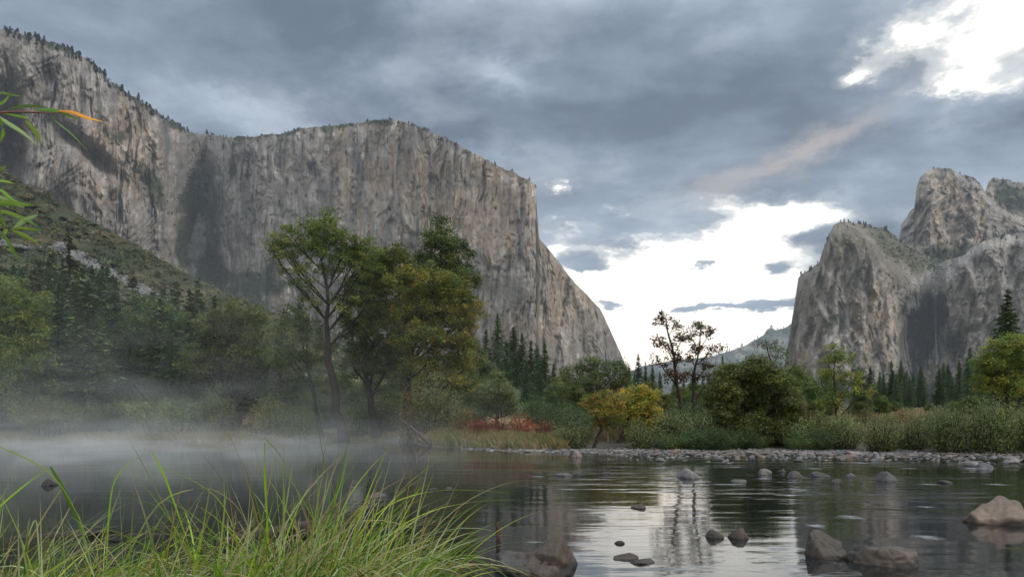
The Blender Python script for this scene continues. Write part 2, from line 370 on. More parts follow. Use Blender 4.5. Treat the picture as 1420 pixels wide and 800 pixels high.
# --- the big wall on the left and the great monolith
LW = [(-260, 0), (-120, 25), (0, 40), (28, 47), (60, 56), (95, 68), (125, 84), (150, 112), (178, 130), (205, 147), (230, 165), (262, 184), (300, 189), (345, 190), (385, 186),
      (420, 178), (455, 176), (490, 172), (520, 167), (548, 167), (575, 173), (610, 189), (650, 208), (690, 230), (720, 243), (738, 253), (743, 262), (745, 300), (748, 332),
      (765, 350), (790, 385), (815, 410), (832, 428), (848, 462), (862, 492), (872, 520), (880, 600)]
def slabs(a, k, soft=.18):
    q = a*k; f = q-np.floor(q)
    return (np.floor(q)+sm(.5-soft, .5+soft, f))/k
def lw_depth(PX, PY, T):
    D0 = np.interp(PX, [-260, 0, 60, 150, 225, 262, 285, 310, 380, 470, 560, 650, 735, 748, 790, 830, 872], [1150, 1380, 1450, 1640, 1900, 2230, 2420, 2300, 2150, 2040, 1930, 1850, 1760, 1790, 1900, 2080, 2400])
    h = (HZ-PY)
    D = D0+h*.45
    D = D+12*sm(.93, 1.0, T)**2
    D = D+240*gauss(PX, PY, 8, 215, 32, 60)             # dark recess
    D = D+160*gauss(PX, PY, 268, 300, 22, 120)          # gully between the walls
    D = D-70*gauss(PX, PY, 215, 220, 40, 70, 50)
    D = D+110*gauss(PX, PY, 120, 210, 60, 12, 40)
    Xw, Zw = (PX-CX)*1.95, h*1.95
    wx = Xw+16*fbm(Xw*.008, Zw*.008, 3, 3)
    rough = 1-.45*sm(420, 560, PX)
    D = D-70*fbm(wx*.0045, Zw*.0016, 1.5, 3)*rough
    D = D-27*fbm(wx*.016, Zw*.0022, 4.5, 4, .6)
    D = D-80*slabs(fbm((wx+Zw*.12)*.010, (Zw-wx*.12)*.0022, 6.5, 4, .55), 11)*(.45+.55*rough)
    D = D-38*slabs(fbm((wx-Zw*.08)*.03, Zw*.003, 7.5, 3, .55), 7)
    D = D+22*sm(.6, .9, ridged(wx*.018, Zw*.004, 8.5, 4))+9*sm(.6, .9, ridged(wx*.06, Zw*.012, 8.9, 3))
    D = D-34*slabs(fbm((Xw-.9*Zw)*.0045, (Zw+.4*Xw)*.002, 14.5, 3, .5), 8, .3)*(1+1.2*sm(340, 250, PX))
    D = D-8*fbm(wx*.07, Zw*.016, 9.5, 5, .65)
    D = D+18*rough*fbm(wx*.02, Zw*.016, 12.5, 5, .65)
    return D
def lw_color(PX, PY, T, X, Z):
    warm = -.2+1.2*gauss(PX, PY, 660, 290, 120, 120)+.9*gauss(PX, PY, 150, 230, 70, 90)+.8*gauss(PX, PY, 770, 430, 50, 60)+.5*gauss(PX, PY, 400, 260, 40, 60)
    dark = .12*sm(300, 0, PX)+.5*gauss(PX, PY, 8, 215, 32, 60)+.35*gauss(PX, PY, 300, 280, 60, 120)+.3*gauss(PX, PY, 470, 200, 120, 30)-.7*gauss(PX, PY, 700, 450, 110, 90)-.3*gauss(PX, PY, 600, 300, 120, 90)+.2*gauss(PX, PY, 560, 230, 40, 50)  # left wall and recess terms put shade into the rock colour
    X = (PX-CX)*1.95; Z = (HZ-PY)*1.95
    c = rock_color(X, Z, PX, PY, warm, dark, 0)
    v = fbm(X*.02, Z*.02, 33, 5, .6)
    m = gauss(PX, PY, 268, 275, 22, 42)*1.3+gauss(PX, PY, 255, 345, 12, 30)*1.2+gauss(PX, PY, 288, 375, 20, 40)+.9*gauss(PX, PY, 350, 395, 60, 30)*1+.8*gauss(PX, PY, 200, 240, 14, 60, -35)+.6*gauss(PX, PY, 225, 190, 12, 20)
    m = m+sm(14, 2, PY-np.interp(PX, [q[0] for q in LW], [q[1] for q in LW]))*.55*(PX < 560)
    mk = sm(.42, .75, m+.7*v)
    scree = sm(.5, .8, gauss(PX, PY, 275, 330, 14, 40, 12)+.5*v+.1)*1.0
    c = mixc(c, VEG, mk*.92)
    c = mixc(c, (.30, .295, .28), scree*.7)
    return c
INFO_LW = relief('cliff', LW, lw_depth, lw_color, -260, 880, 1300, 500)

# --- the spires and the waterfall wall on the right, three masses
RA = [(1084, 560), (1088, 505), (1094, 470), (1100, 432), (1107, 385), (1114, 378), (1126, 371), (1136, 366), (1140, 350), (1148, 330), (1156, 312), (1165, 308), (1185, 310), (1210, 314), (1232, 320), (1246, 332), (1262, 344),
      (1285, 354), (1310, 362), (1340, 352), (1352, 340), (1372, 332), (1392, 327), (1420, 322), (1500, 300), (1700, 250)]
def bowl(PX, PY):
    # lower rim of the hanging valley; above it the rock lies back
    rim = np.interp(PX, [1150, 1190, 1225, 1250, 1270, 1300, 1325, 1345, 1365, 1420], [330, 345, 375, 395, 405, 404, 385, 362, 345, 330])
    return sm(0, 55, rim-PY)
def ra_depth(PX, PY, T):
    D0 = np.interp(PX, [1084, 1100, 1130, 1190, 1260, 1288, 1300, 1315, 1360, 1420, 1700], [1950, 1720, 1600, 1560, 1650, 1770, 1780, 1700, 1600, 1520, 1350])
    h = HZ-PY
    D = D0+h*.5+150*bowl(PX, PY)
    D = D+90*gauss(PX, PY, 1288, 460, 28, 62)
    Xw, Zw = (PX-CX)/F*1600, h/F*1600
    wx = Xw+14*fbm(Xw*.01, Zw*.01, 43, 3)
    D = D-70*fbm(wx*.006, Zw*.0025, 41.5, 3)
    D = D-26*fbm(wx*.02, Zw*.004, 44.5, 4, .6)
    D = D-75*slabs(fbm((wx+Zw*.25)*.016, Zw*.0045, 46.5, 4, .55), 11)
    D = D-45*slabs(fbm((wx-Zw*.2)*.04, Zw*.012, 47.5, 3, .55), 7)
    D = D+12*sm(.5, .95, ridged(wx*.02, Zw*.006, 48.5, 4))
    D = D-9*fbm(wx*.07, Zw*.04, 49.5, 5, .65)
    D = D+60*sm(.93, 1.0, T)**2
    return D
def ra_color(PX, PY, T, X, Z):
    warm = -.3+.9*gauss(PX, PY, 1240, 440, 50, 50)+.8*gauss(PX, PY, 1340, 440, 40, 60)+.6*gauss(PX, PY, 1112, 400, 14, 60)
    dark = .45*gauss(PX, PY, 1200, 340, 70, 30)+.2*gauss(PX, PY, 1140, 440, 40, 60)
    c = rock_color(X, Z, PX, PY, warm, dark, 50)
    v = fbm(X*.02, Z*.02, 63, 5, .6)
    b = bowl(PX, PY)
    mk = sm(.35, .75, b*1.15+.6*v-.25*sm(1230, 1190, PX))
    mk = np.maximum(mk, sm(.45, .7, .8*gauss(PX, PY, 1155, 445, 20, 18)+.6*gauss(PX, PY, 1350, 455, 22, 16, -30)+v*.6))
    mk = np.maximum(mk, .8*sm(.4, .7, sm(505, 545, PY)+.5*v-.1))
    c = mixc(c, VEG, mk*.9)
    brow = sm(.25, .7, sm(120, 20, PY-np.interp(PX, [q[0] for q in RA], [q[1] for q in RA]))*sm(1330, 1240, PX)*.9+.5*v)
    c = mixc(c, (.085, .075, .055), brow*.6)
    wet = sm(.42, .66, .45*fbm(X*.12, Z*.004, 65, 4)+ 1.1*gauss(PX, PY, 1272, 470, 20, 60)+1.1*gauss(PX, PY, 1290, 440, 12, 45)+1.0*gauss(PX, PY, 1308, 425, 9, 30)+.95*gauss(PX, PY, 1328, 482, 20, 24)+.35*v)*sm(400, 410, PY)
    c = mixc(c, (.014, .018, .027), wet*.95)
    return c
INFO_RA = relief('cliff', RA, ra_depth, ra_color, 1084, 1700, 620, 330)
RB = [(1236, 420), (1246, 335), (1250, 312), (1262, 293), (1268, 288), (1271, 262), (1276, 245), (1284, 238), (1300, 233), (1318, 234), (1334, 242), (1350, 247), (1360, 256), (1368, 270), (1380, 282), (1400, 296), (1420, 302), (1600, 330)]
def rb_depth(PX, PY, T):
    D0 = np.interp(PX, [1236, 1255, 1290, 1340, 1400, 1600], [2350, 2200, 2120, 2200, 2350, 2400])
    h = HZ-PY
    wx, Zw = (PX-CX)*2.1+20*fbm(PX*.03, PY*.03, 73, 3), h*2.1
    D = D0+h*.4+60*sm(.93, 1, T)**2
    D = D-60*fbm(wx*.007, Zw*.004, 71, 3)-120*slabs(fbm((wx-Zw*.5)*.014, (Zw+wx*.4)*.008, 74, 4, .6), 11)-14*fbm(wx*.07, Zw*.05, 75, 5, .65)
    return D
def rb_color(PX, PY, T, X, Z):
    c = rock_color(X, Z, PX, PY, -.1-.2*gauss(PX, PY, 1310, 260, 40, 30)+1.0*gauss(PX, PY, 1400, 308, 22, 12), .25*gauss(PX, PY, 1310, 255, 45, 25)-.3*gauss(PX, PY, 1340, 320, 60, 40), 80)
    v = fbm(X*.02, Z*.02, 93, 5, .6)
    return mixc(c, VEG, sm(.4, .8, gauss(PX, PY, 1320, 352, 70, 16)+.6*v+.45*gauss(PX, PY, 1310, 242, 46, 14))*.85)
INFO_RB = relief('cliff', RB, rb_depth, rb_color, 1236, 1600, 380, 260, base=470)
RC = [(1355, 330), (1366, 268), (1371, 252), (1378, 247), (1392, 248), (1405, 252), (1420, 254), (1500, 262), (1600, 280)]
def rc_depth(PX, PY, T):
    wx, Zw = (PX-CX)*2.6, (HZ-PY)*2.6
    return 2600+(HZ-PY)*.8-60*np.abs(fbm(wx*.015, Zw*.012, 101, 5, .6))*1.6-10*fbm(wx*.06, Zw*.05, 102, 4)
def rc_color(PX, PY, T, X, Z):
    c = rock_color(X, Z, PX, PY, 0, .3, 110)
    return mixc(c, VEG, sm(.3, .7, gauss(PX, PY, 1405, 275, 30, 18)+.6*fbm(X*.02, Z*.02, 113, 5))*.9)
INFO_RC = relief('cliff', RC, rc_depth, rc_color, 1355, 1600, 240, 120, base=400)
# far ridge in the gap
RD = [(640, 560), (800, 540), (900, 505), (985, 494), (1010, 487), (1030, 480), (1050, 470), (1060, 464), (1064, 457), (1070, 455), (1076, 459), (1090, 453), (1110, 442), (1160, 420), (1240, 410)]
def rd_depth(PX, PY, T):
    return 5200+(HZ-PY)*6-160*fbm(PX*.05, PY*.04, 120, 5)
def rd_color(PX, PY, T, X, Z):
    c = np.zeros(X.shape+(3,))+np.array([.055, .07, .068]); n = fbm(X*.006, Z*.01, 121, 5, .6)  # bluish base tone puts distance haze into the ridge colour
    return mixc(c, (.14, .14, .13), sm(.05, .5, n))
INFO_RD = relief('hill', RD, rd_depth, rd_color, 640, 1240, 400, 90, jag=1.0)
# brush-covered talus slope on the left
TS = [(-260, 120), (-100, 185), (-40, 214), (0, 234), (60, 268), (120, 303), (190, 340), (250, 375), (310, 404), (345, 420), (400, 442), (470, 478), (560, 520), (640, 552), (700, 590)]
def ts_depth(PX, PY, T):
    D = 150+T*np.interp(PX, [-260, 0, 300, 700], [520, 560, 470, 300])-16*fbm(PX*.05, PY*.10, 134, 4, .6)*sm(0, .1, T)
    wx, Zw = (PX-CX)*.6, (HZ-PY)*.6
    return D-18*fbm(wx*.04, Zw*.05, 131, 4, .6)*sm(0, .1, T)
def scree_mask(PX, PY):
    line = np.interp(PX, [-40, 0, 40, 80, 130, 190, 250, 300], [325, 338, 344, 342, 368, 398, 428, 450])
    wd = np.interp(PX, [-40, 30, 60, 80, 110, 190, 240, 262], [6, 4, 1, 5, 9, 9, 8, 0])
    n = fbm(PX*.06, PY*.09, 132, 4, .6)
    return sm(1.0, .6, np.abs(PY-line)/np.maximum(wd, .1)+1.3*n)*(PX < 262)
def ts_color(PX, PY, T, X, Z):
    c = np.zeros(X.shape+(3,))+np.array([.036, .038, .018]); n = fbm(X*.03, Z*.05, 133, 5, .6)
    c = mixc(c, (.075, .062, .036), sm(0, .5, n)); c = mixc(c, (.022, .03, .016), sm(0, .5, -n))
    return mixc(c, (.10, .10, .10), scree_mask(PX, PY)*.9)
INFO_TS = relief('hillside', TS, ts_depth, ts_color, -260, 700, 520, 260, base=590, jag=1.0, mat=mat_col('slope', .95, .1, .35, .4, .8, 1.2))

# waterfall
def make_fall():
    mb = MB()
    P, W = [], []
    for py, px, w in [(403, 1296, 2.2), (418, 1296.5, 2.4), (440, 1297, 2.8), (462, 1297.5, 3.4), (485, 1298.5, 4.2), (505, 1299, 5.2)]:
        j = np.abs(INFO_RA['PX'][0]-px).argmin(); i = np.abs(INFO_RA['PY'][:, j]-py).argmin()
        P.append(at(px, py, INFO_RA['D'][i, j]-22)); W.append(w)
    P = np.array(P); n = len(P)
    tt = np.linspace(0, n-1, 60); Pi = np.stack([np.interp(tt, np.arange(n), P[:, k]) for k in range(3)], 1); Wi = np.interp(tt, np.arange(n), W)
    for k in range(7):
        off = (k-3)/3.5*Wi*.55
        Q = Pi.copy(); Q[:, 0] += off+.6*noise(tt*1.3, tt*0+k*3.1)
        mb.tube(Q, (.5+.35*noise(tt*2, tt*0+k))*Wi*.28, 6, (.55, .58, .62))
    m, nt = new_mat('falling_water')
    p = nd(nt, 'ShaderNodeBsdfPrincipled', {'Base Color': (.5, .53, .57, 1), 'Roughness': .6, 'Alpha': .26})
    o = nd(nt, 'ShaderNodeOutputMaterial'); nt.links.new(p.outputs[0], o.inputs[0])
    tag(mb.build('waterfall', m, smooth=True), kind='structure')
make_fall()

# scrub growing over slopes and ledges (uncountable ground cover)
def scrub(name, info, mask, n, r0, r1, leaf, per, cols, rng, zoff=0.0):
    PX, PY, X, Y, Z = info['PX'], info['PY'], info['X'], info['Y'], info['Z']
    w = mask(PX, PY).ravel(); w = np.clip(w, 0, 1)
    idx = rng.choice(len(w), n, p=w/w.sum())
    P = np.stack([X.ravel()[idx], Y.ravel()[idx], Z.ravel()[idx]], 1)
    R = rng.uniform(r0, r1, n)*rng.uniform(.6, 1, n)
    k = np.repeat(np.arange(n), per)
    d = rng.normal(size=(n*per, 3)); d /= np.linalg.norm(d, axis=1)[:, None]
    d *= rng.uniform(.55, 1.0, (n*per, 1)); d[:, 2] = np.abs(d[:, 2])*.9
    C = P[k]+d*R[k, None]; C[:, 2] += zoff
    cc = np.asarray(cols)[rng.integers(0, len(cols), n)]*rng.uniform(.7, 1.35, (n, 1))
    mb = MB(); leaf_quads(mb, C, leaf, leaf*.7, cc[k]*rng.uniform(.75, 1.3, (n*per, 1)), rng, .5)
    return tag(mb.build(name, M_SCRUB), kind='stuff')
GR = [(.075, .085, .032), (.095, .10, .040), (.12, .11, .045), (.050, .066, .032), (.13, .10, .055), (.04, .055, .028)]
CG = [(.028, .040, .022), (.036, .046, .028), (.045, .05, .03)]
o = scrub('scrub', INFO_TS, lambda a, b: (1-scree_mask(a, b))*(.3+fbm(a*.02, b*.03, 140, 3)+.3), 9000, 2.6, 6.5, 1.3, 38, GR, RNG)
tag(o, 'low brush and small bushes over the talus slope', 'brush')
def m_lw(a, b):
    v = fbm(a*.08, b*.08, 141, 3)
    t = np.interp(a, [q[0] for q in LW], [q[1] for q in LW])
    m = gauss(a, b, 268, 275, 22, 42)+gauss(a, b, 252, 345, 10, 28)+.8*gauss(a, b, 292, 378, 16, 34)+.5*gauss(a, b, 350, 400, 60, 22)+.6*gauss(a, b, 195, 235, 12, 60, -35)+.35*sm(10, 0, b-t)*(a < 600)
    return sm(.3, .8, m+.5*v)
o = scrub('scrub', INFO_LW, m_lw, 2600, 4, 9, 3.2, 18, CG, RNG); tag(o, 'dark brush clinging to the gully and ledges of the left cliff', 'brush')
o = scrub('scrub', INFO_RA, lambda a, b: sm(.35, .8, bowl(a, b)-.4*sm(1230, 1180, a)+.5*fbm(a*.08, b*.08, 142, 3))+.6*sm(500, 540, b), 2600, 4, 8, 3, 18, CG, RNG); tag(o, 'dark forest filling the hanging valley above the waterfall', 'brush')
o = scrub('scrub', INFO_RD, lambda a, b: sm(-.2, .3, fbm(a*.05, b*.08, 143, 3)), 1600, 8, 16, 7, 10, CG, RNG); tag(o, 'forest covering the far ridge in the gap', 'forest')
# scree blocks
def make_scree():
    rng = RNG; PX, PY = INFO_TS['PX'], INFO_TS['PY']
    w = scree_mask(PX, PY).ravel()**2; n = 2600
    idx = rng.choice(len(w), n, p=w/w.sum())
    P = np.stack([INFO_TS[k].ravel()[idx] for k in 'XYZ'], 1)
    cube = np.array([(x, y, z) for z in (-1, 1) for y in (-1, 1) for x in (-1, 1)], float)
    fq = np.array([(0, 1, 3, 2), (4, 6, 7, 5), (0, 4, 5, 1), (2, 3, 7, 6), (0, 2, 6, 4), (1, 5, 7, 3)])
    V = cube[None]*rng.uniform(.25, .9, (n, 1, 3))*rng.uniform(.5, 1.6, (n, 1, 1)); V += rng.normal(0, .15, V.shape)
    a = rng.uniform(0, 6.28, n); c, s = np.cos(a)[:, None], np.sin(a)[:, None]
    V = np.stack([V[..., 0]*c-V[..., 1]*s, V[..., 0]*s+V[..., 1]*c, V[..., 2]], -1)+P[:, None]
    mb = MB(); mb.add(V.reshape(-1, 3), (fq[None]+8*np.arange(n)[:, None, None]).reshape(-1, 4), np.repeat(np.array([.145, .145, .143])*rng.uniform(.5, 1.25, (n, 1)), 8, axis=0))
    tag(mb.build('scree', M_ROCK), 'pale granite scree running down the brushy slope', 'scree', kind='stuff')
make_scree()
# ------------------------------------------------------------------ trees
def curve(P, n, wob=0.0, rng=RNG):
    P = np.asarray(P, float); t = np.linspace(0, 1, n)
    s = np.linspace(0, 1, len(P))
    if len(P) > 2:      # smooth the polyline a little
        Q = np.stack([np.interp(t, s, P[:, k]) for k in range(3)], 1)
        for _ in range(3): Q[1:-1] = (Q[:-2]+2*Q[1:-1]+Q[2:])/4
    else: Q = P[0]+(P[1]-P[0])*t[:, None]
    if wob: 
        w = rng.normal(size=(n, 3))*wob; w[0] = 0; w[-1] = 0
        Q = Q+w
    return Q
BARK = (.020, .016, .013)
DENS = 2.1
def crown_and_wood(trunk, r0, lobes, cols, rng, spray=.55, per=70, leaf=.13, dens=1.0, flat=.75, bark=BARK, shade_twigs=True, hollow=.35, top_r=.03):
    """trunk: points; lobes: (centre xyz, radii xyz). returns (wood MB, leaf MB)"""
    wood, lf = MB(), MB()
    T = curve(trunk, 14, r0*.25, rng)
    R = np.linspace(r0, top_r, 14)**1.0; R[0] *= 1.45; R[1] *= 1.12
    wood.tube(T, R, 9, bark, .15)
    H = trunk[-1][2]
    cols = np.asarray(cols)
    for (c, r) in lobes:
        c = np.asarray(c, float); r = np.asarray(r, float)
        hd = math.hypot(c[0]-np.interp(c[2], T[:, 2], T[:, 0]), c[1]); k = int(np.argmin(np.abs(T[:, 2]-(c[2]-r[2]*.5-1.15*hd))))
        k = max(2, min(k, 12))
        mid = T[k]*.5+c*.5+np.array([0, 0, -.03*np.linalg.norm(c-T[k])])+rng.normal(0, .08, 3)*r
        L = curve([T[k], mid, c, c+np.array([0, 0, r[2]*.55])], 9, .03*r.mean(), rng)
        rb = max(R[k]*.62, .035)*min(1, .5+r.mean()/3)
        wood.tube(L, np.linspace(rb, .018, 9), 6, bark, .1)
        vol = r.prod()*4.19
        n = max(5, int(dens*DENS*vol/(spray**3*2.2)))
        d = rng.normal(size=(n, 3)); d /= np.linalg.norm(d, axis=1)[:, None]
        rad = rng.uniform(hollow, 1, n)**.6
        lump = 1+.28*noise(d[:, 0]*2.2+c[0], d[:, 1]*2.2+c[1], d[:, 2]*2.2+c[2])
        P = c+d*rad[:, None]*r*lump[:, None]
        # secondary limbs
        m = max(2, n//7); heads = P[rng.choice(n, m, replace=False)]
        nodes = [L[3:]]
        for h in heads:
            a = L[rng.integers(2, 8)]
            b = curve([a, a*.45+h*.55+[0, 0, -.05*r[2]], h], 5, .05, rng); wood.tube(b, np.linspace(rb*.42, .012, 5), 4, bark); nodes.append(b[2:])
        N = np.concatenate(nodes)
        for p in P:
            q = N[np.argmin(((N-p)**2).sum(1))]
            wood.tube(np.array([q, (q+p)/2+rng.normal(0, .05, 3), p]), np.array([.016, .011, .005]), 3, bark)
        # leaves
        tone = cols[rng.integers(0, len(cols), n)]*rng.uniform(.75, 1.25, (n, 1))
        sz = spray*rng.uniform(.6, 1.35, n)
        kk = np.repeat(np.arange(n), per)
        g = rng.normal(size=(n*per, 3)); g /= np.linalg.norm(g, axis=1)[:, None]; g *= rng.uniform(0, 1, (n*per, 1))**.5
        C = P[kk]+g*sz[kk, None]*np.array([1, 1, flat])
        leaf_quads(lf, C, leaf, leaf*.6, tone[kk]*rng.uniform(.75, 1.3, (n*per, 1)), rng, .5)
    return wood, lf
def place_tree(name, label, cat, loc, wood, lf, group=None, wn='trunk', cn='crown', mleaf=M_LEAF, rz=0):
    e = empty(name, tuple(loc), label, cat, group)
    wood.build(wn, M_BARK, e, True); lf.build(cn, mleaf, e)
    return e
def gz(x, y): return float(zground(np.array([x]), np.array([y]))[0])

def px_tree(name, label, cat, Y, trunk, lobes, r0, cols, rng=None, group=None, lift=0, **kw):
    """trunk/lobes drafted from the photo at distance Y, then built round a base standing on the ground"""
    rng = rng or np.random.default_rng(abs(hash(label)) % 1000 if False else sum(map(ord, label)))
    b = at(trunk[0][0], trunk[0][1], Y); base = np.array([b[0], Y, gz(b[0], Y)-.05])
    T = [np.zeros(3)]+[at(p[0], p[1], Y)-base+np.array([0, (p[2] if len(p) > 2 else 0), 0]) for p in trunk[1:]]
    Ls = []
    for l in lobes:
        px, py, rx, ry = l[:4]; dy = l[4] if len(l) > 4 else rng.uniform(-.6, .6)*rx/F*Y
        c = at(px, py, Y)-base; c[1] += dy
        s = Y/F*1.08
        Ls.append((c, np.array([rx*s, (rx*.5+ry*.5)*s, ry*s])))
    w, l = crown_and_wood(T, r0, Ls, cols, rng, **kw)
    return place_tree(name, label, cat, base, w, l, group)

GREEN = [(.10, .135, .026), (.125, .16, .032), (.075, .11, .025), (.15, .175, .04)]
OLIVE = [(.14, .165, .050), (.11, .135, .044), (.17, .175, .055), (.095, .115, .040)]
DARKG = [(.055, .090, .030), (.075, .110, .036), (.048, .075, .030)]
YELG = [(.21, .21, .035), (.16, .19, .038), (.26, .22, .035), (.13, .16, .035)]
GOLD = [(.38, .25, .04), (.42, .23, .04), (.30, .24, .05), (.24, .21, .06)]
SAGE = [(.19, .22, .11), (.16, .19, .09), (.22, .235, .12)]
RUST = [(.30, .12, .05), (.21, .11, .05), (.16, .11, .05)]
RED = [(.27, .04, .026), (.21, .035, .024), (.32, .08, .04), (.16, .05, .03), (.13, .085, .03)]

# the tall open-crowned tree leaning over the bank
px_tree('alder_tree', 'tall open crowned tree with dark leaning trunk, left of the dense green clump', 'tree', 54,
        [(478, 600), (470, 570), (463, 535), (457, 490), (455, 450), (452, 420), (447, 380), (446, 340)],
        [(404, 328, 24, 15), (395, 352, 18, 12), (428, 318, 22, 17), (452, 306, 22, 15), (470, 330, 24, 15), (492, 352, 24, 16), (440, 346, 22, 16), (506, 374, 16, 14), (474, 362, 22, 15),
         (418, 372, 18, 12), (484, 394, 20, 12), (432, 398, 15, 11), (390, 372, 13, 9), (512, 420, 14, 10), (384, 336, 16, 11), (380, 352, 12, 9), (410, 390, 15, 10), (512, 350, 18, 13), (520, 372, 16, 12), (504, 336, 16, 11), (496, 372, 18, 12), (425, 412, 14, 9), (442, 424, 14, 9), (480, 430, 15, 9), (466, 410, 16, 10), (500, 410, 14, 10), (388, 340, 14, 10), (415, 342, 20, 14), (455, 328, 24, 16), (480, 345, 22, 15), (448, 372, 20, 12), (500, 392, 18, 12)], .38, GREEN+YELG[:1], spray=.46, per=50, leaf=.15, dens=.55, hollow=.1)
# dense clump right of it
px_tree('oak_tree', 'dense green tree with left leaning trunk, left part of the big green clump', 'tree', 56,
        [(524, 592), (515, 560), (507, 530), (503, 505), (506, 470), (515, 430), (520, 400)],
        [(525, 372, 28, 24), (548, 362, 24, 22), (503, 400, 26, 22), (540, 405, 34, 28), (500, 440, 28, 26), (530, 450, 30, 26), (490, 475, 26, 22), (520, 495, 34, 26), (490, 510, 20, 18), (550, 485, 20, 24)],
        .30, GREEN, spray=.6, per=80, leaf=.16, dens=1.0)
px_tree('oak_tree', 'tallest dark green tree at the back of the big clump, with a ragged pointed top', 'tree', 60,
        [(594, 590), (598, 540), (604, 470), (610, 400), (614, 330)],
        [(612, 318, 17, 15), (602, 334, 16, 14), (628, 338, 20, 15), (610, 356, 28, 18), (640, 362, 18, 14), (586, 366, 18, 14), (630, 386, 28, 18), (598, 392, 28, 20), (652, 390, 14, 12), (622, 416, 36, 22), (588, 428, 26, 20)],
        .40, DARKG+GREEN[:2], spray=.6, per=75, leaf=.17, dens=1.0, top_r=.06)
px_tree('oak_tree', 'broad yellow green oak with forked dark trunk, right front of the big clump', 'tree', 53,
        [(560, 604), (563, 580), (562, 550), (566, 520), (574, 490), (582, 460), (590, 420)],
        [(592, 392, 32, 22), (562, 398, 24, 20), (622, 402, 26, 22), (600, 426, 40, 22), (642, 424, 24, 18), (655, 442, 17, 15), (570, 436, 28, 22), (628, 460, 34, 20), (592, 468, 32, 20), (560, 474, 20, 16), (640, 484, 26, 18), (606, 502, 30, 16), (648, 508, 16, 12), (574, 508, 18, 14), (620, 528, 26, 14), (592, 534, 22, 12), (646, 534, 16, 11)],
        .34, YELG+YELG+GREEN, spray=.55, per=75, leaf=.16, dens=.9)
px_tree('alder_tree', 'slender misty tree with a thin curved trunk, left of the tall leaning tree', 'tree', 56,
        [(446, 598), (438, 560), (428, 520), (424, 490), (414, 455)],
        [(412, 440, 24, 17), (430, 462, 26, 18), (396, 468, 26, 18), (440, 492, 24, 16), (404, 500, 30, 18), (384, 490, 18, 14), (428, 524, 24, 13)],
        .20, GREEN+OLIVE, spray=.55, per=55, leaf=.16, dens=.7)
px_tree('oak_tree', 'round topped tree with a straight dark trunk standing in the mist at left centre', 'tree', 62,
        [(318, 600), (317, 560), (318, 520), (318, 480), (322, 450)],
        [(325, 434, 26, 17), (352, 440, 24, 15), (296, 448, 24, 16), (336, 462, 34, 18), (368, 462, 22, 15), (290, 478, 26, 18), (350, 492, 30, 18), (276, 506, 22, 18), (312, 500, 28, 18), (372, 508, 20, 16), (350, 528, 22, 14)],
        .32, OLIVE+GREEN, spray=.6, per=60, leaf=.17, dens=.8)
px_tree('oak_tree', 'large green tree filling the left edge of the wood behind the mist', 'tree', 58,
        [(20, 604), (22, 560), (18, 510), (14, 460)],
        [(0, 408, 34, 24), (34, 420, 26, 20), (-30, 440, 34, 28), (14, 448, 36, 24), (48, 462, 22, 20), (-10, 486, 36, 28), (36, 500, 30, 24), (10, 530, 34, 22), (52, 540, 22, 18), (-30, 540, 30, 22), (24, 568, 26, 16), (-6, 572, 22, 14)],
        .40, OLIVE+GREEN+YELG[:1], spray=.65, per=70, leaf=.17, dens=.9)
px_tree('oak_tree', 'olive tree between the left conifers and the round topped tree', 'tree', 66,
        [(205, 600), (208, 560), (206, 510)],
        [(200, 432, 34, 24), (232, 448, 28, 22), (170, 450, 28, 24), (204, 476, 40, 26), (164, 496, 28, 24), (240, 496, 28, 24), (200, 520, 38, 24), (160, 540, 26, 20), (236, 540, 28, 20)],
        .34, DARKG+OLIVE[:2], spray=.7, per=60, leaf=.18, dens=.6)
# the two thin backlit trees in the gap
BL = [(.085, .055, .030), (.11, .07, .03), (.06, .05, .028)]
px_tree('birch_tree', 'thin backlit tree with sparse brown leaves against the bright sky, the left of the pair', 'tree', 47,
        [(950, 590), (946, 560), (938, 530), (934, 500), (930, 470), (924, 445), (920, 435)],
        [(918, 444, 15, 10), (934, 452, 13, 10), (912, 468, 12, 10), (946, 470, 13, 10), (926, 480, 15, 10), (940, 498, 16, 11), (912, 500, 13, 10), (930, 520, 16, 10), (950, 520, 12, 9)],
        .15, BL, spray=.33, per=22, leaf=.16, dens=.5, bark=(.03, .024, .02), hollow=.05, top_r=.012)
px_tree('birch_tree', 'thin backlit tree with a forked stem and rusty leaves, the right of the pair', 'tree', 49,
        [(963, 592), (962, 560), (960, 530), (966, 500), (972, 470), (974, 450)],
        [(972, 450, 15, 10), (986, 460, 13, 10), (958, 466, 12, 10), (990, 482, 13, 10), (970, 482, 15, 10), (956, 494, 12, 9), (982, 506, 14, 10), (964, 520, 15, 10), (986, 526, 11, 9)],
        .15, BL+OLIVE[:1], spray=.33, per=22, leaf=.16, dens=.52, bark=(.03, .024, .02), hollow=.05, top_r=.012)
